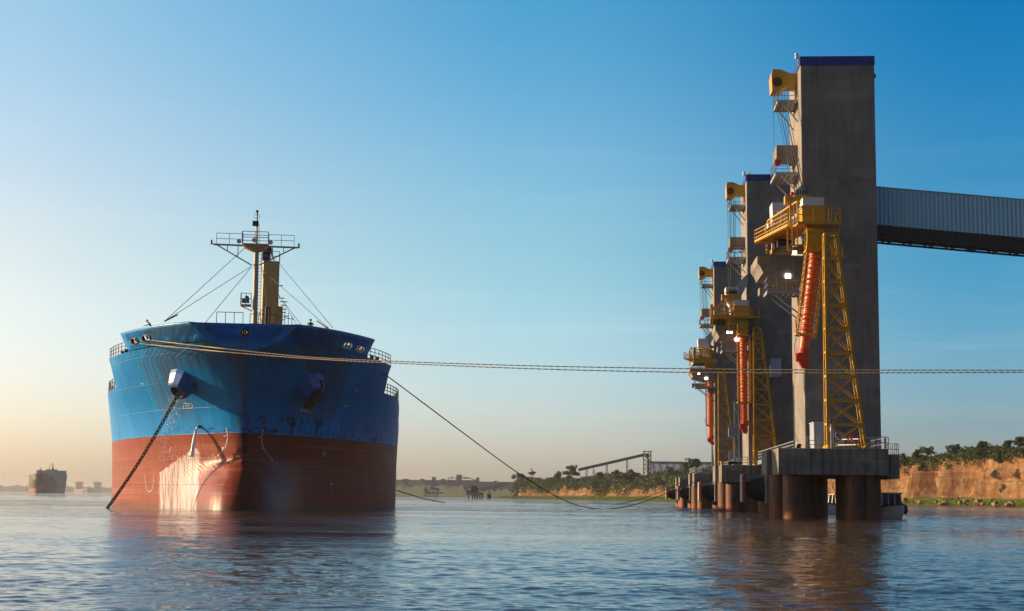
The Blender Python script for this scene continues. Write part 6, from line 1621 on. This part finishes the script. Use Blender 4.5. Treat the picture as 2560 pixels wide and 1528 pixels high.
# ------------------------------------------------------------------ two launches moored among the piles
def launch(label, loc, rz, L=7.2, B=2.5, cabin=(.2, 3.4), hullc=WHT, band=True):
    t = thing('launch', label, 'boat', loc, rz, 'launches by the nearest platform')
    rows = []
    for z, nr, rk in ((-.35, .35, .9), (.0, .78, .55), (.45, .95, .25), (.95, 1.0, 0)):
        r_ = []
        ys = [-L / 2, -L / 2 + .35, -L / 2 + .9, -L / 2 + 1.7, -L / 2 + 2.8, 0, L / 2]
        for y in ys[::-1]: r_.append((-B / 2 * nr * min(1, ((y + L / 2) / 2.6)) ** .6, y + rk * max(0, 1 - (y + L / 2) / 2), z + (.28 * max(0, 1 - (y + L / 2) / 3) if z > .5 else 0)))
        for y in ys[1:]: r_.append((B / 2 * nr * min(1, ((y + L / 2) / 2.6)) ** .6, y + rk * max(0, 1 - (y + L / 2) / 2), z + (.28 * max(0, 1 - (y + L / 2) / 3) if z > .5 else 0)))
        rows.append(r_)
    m = MB(); m.loft(rows, smooth=False); h = m.build('hull', hullc, t)
    m = MB(); m.loft([[(x * 1.02, y - .02, z) for x, y, z in rows[3]], [(x * 1.03, y - .03, z + .14) for x, y, z in rows[3]]]); m.build('gunwale', DARK, t)
    y0, y1 = -L / 2 + 2.0, -L / 2 + 2.0 + cabin[1]; w = B / 2 - .25
    m = MB()
    for x_ in (-w, -w / 3, w / 3, w): m.bar((x_, y0 + .1, .95), (x_ * .93, y0 + .25, 2.2), .09)
    for y_ in (y0 + 1.3, y0 + 2.4, y1):
        for x_ in (-w, w): m.bar((x_, y_, .95), (x_ * .93, y_, 2.2), .09)
    m.box((-w, y0 + .1, .9), (w, y1, 1.18)); cb = m.build('cabin', WHT, t)
    m = MB(); m.box((-w - .1, y0, 2.2), (w + .1, y1 + .1, 2.32)); ro = m.build('roof', WHT, t); ro.modifiers.new('b', 'BEVEL').width = .05
    m = MB(); m.box((-w + .06, y0 + .22, 1.18), (w - .06, y1 - .05, 2.19)); m.build('windows', flat('cabin_glass', (.01, .012, .014), .08), t)
    for x_, y_ in ((B / 2 + .12, -L / 2 + 2.3), (-B / 2 - .12, -L / 2 + 2.3), (B / 2 + .12, .6)):
        m = MB(); m.torus((x_, y_, .85), (0, 1, 0), (0, 0, 1), .32, .32, .13, 14, 8); m.build('tyre_fender', BLK, t)
    return t
p = P1.px(2226, 1296, 5.0)
launch('white launch with dark windows and tyre fenders at the right end of the nearest platform', P1.w((10.15, 6.4, 0)), P1.a + R(14), L=6.6, B=2.35)
c_ = at(2104, 1268, 176)
launch('white launch half hidden between the piles, a person standing at its bow', (c_.x + .4, 176, 0), R(-62), L=7.5, B=2.5)
person('person in a red top and white trousers standing on the bow of the half-hidden launch', (at(2091, 1260, 174.6).x, 174.6, 1.0), R(40), (.36, .04, .03), (.5, .5, .55))

# ------------------------------------------------------------------ evening haze over the river
hz_ = MB(); hz_.box((-7000, -60, -4.0), (7000, 13000, 62))
hm = bpy.data.materials.new('haze'); hm.use_nodes = True; tt = hm.node_tree; tt.nodes.clear()
vp = tt.nodes.new('ShaderNodeVolumePrincipled'); vp.inputs['Color'].default_value = (.93, .90, .86, 1); vp.inputs['Density'].default_value = HAZE_D; vp.inputs['Anisotropy'].default_value = .35
oo = tt.nodes.new('ShaderNodeOutputMaterial'); tt.links.new(vp.outputs[0], oo.inputs['Volume'])
tag(hz_.build('haze', hm), 'thin evening haze lying over the river', 'haze', kind='stuff')
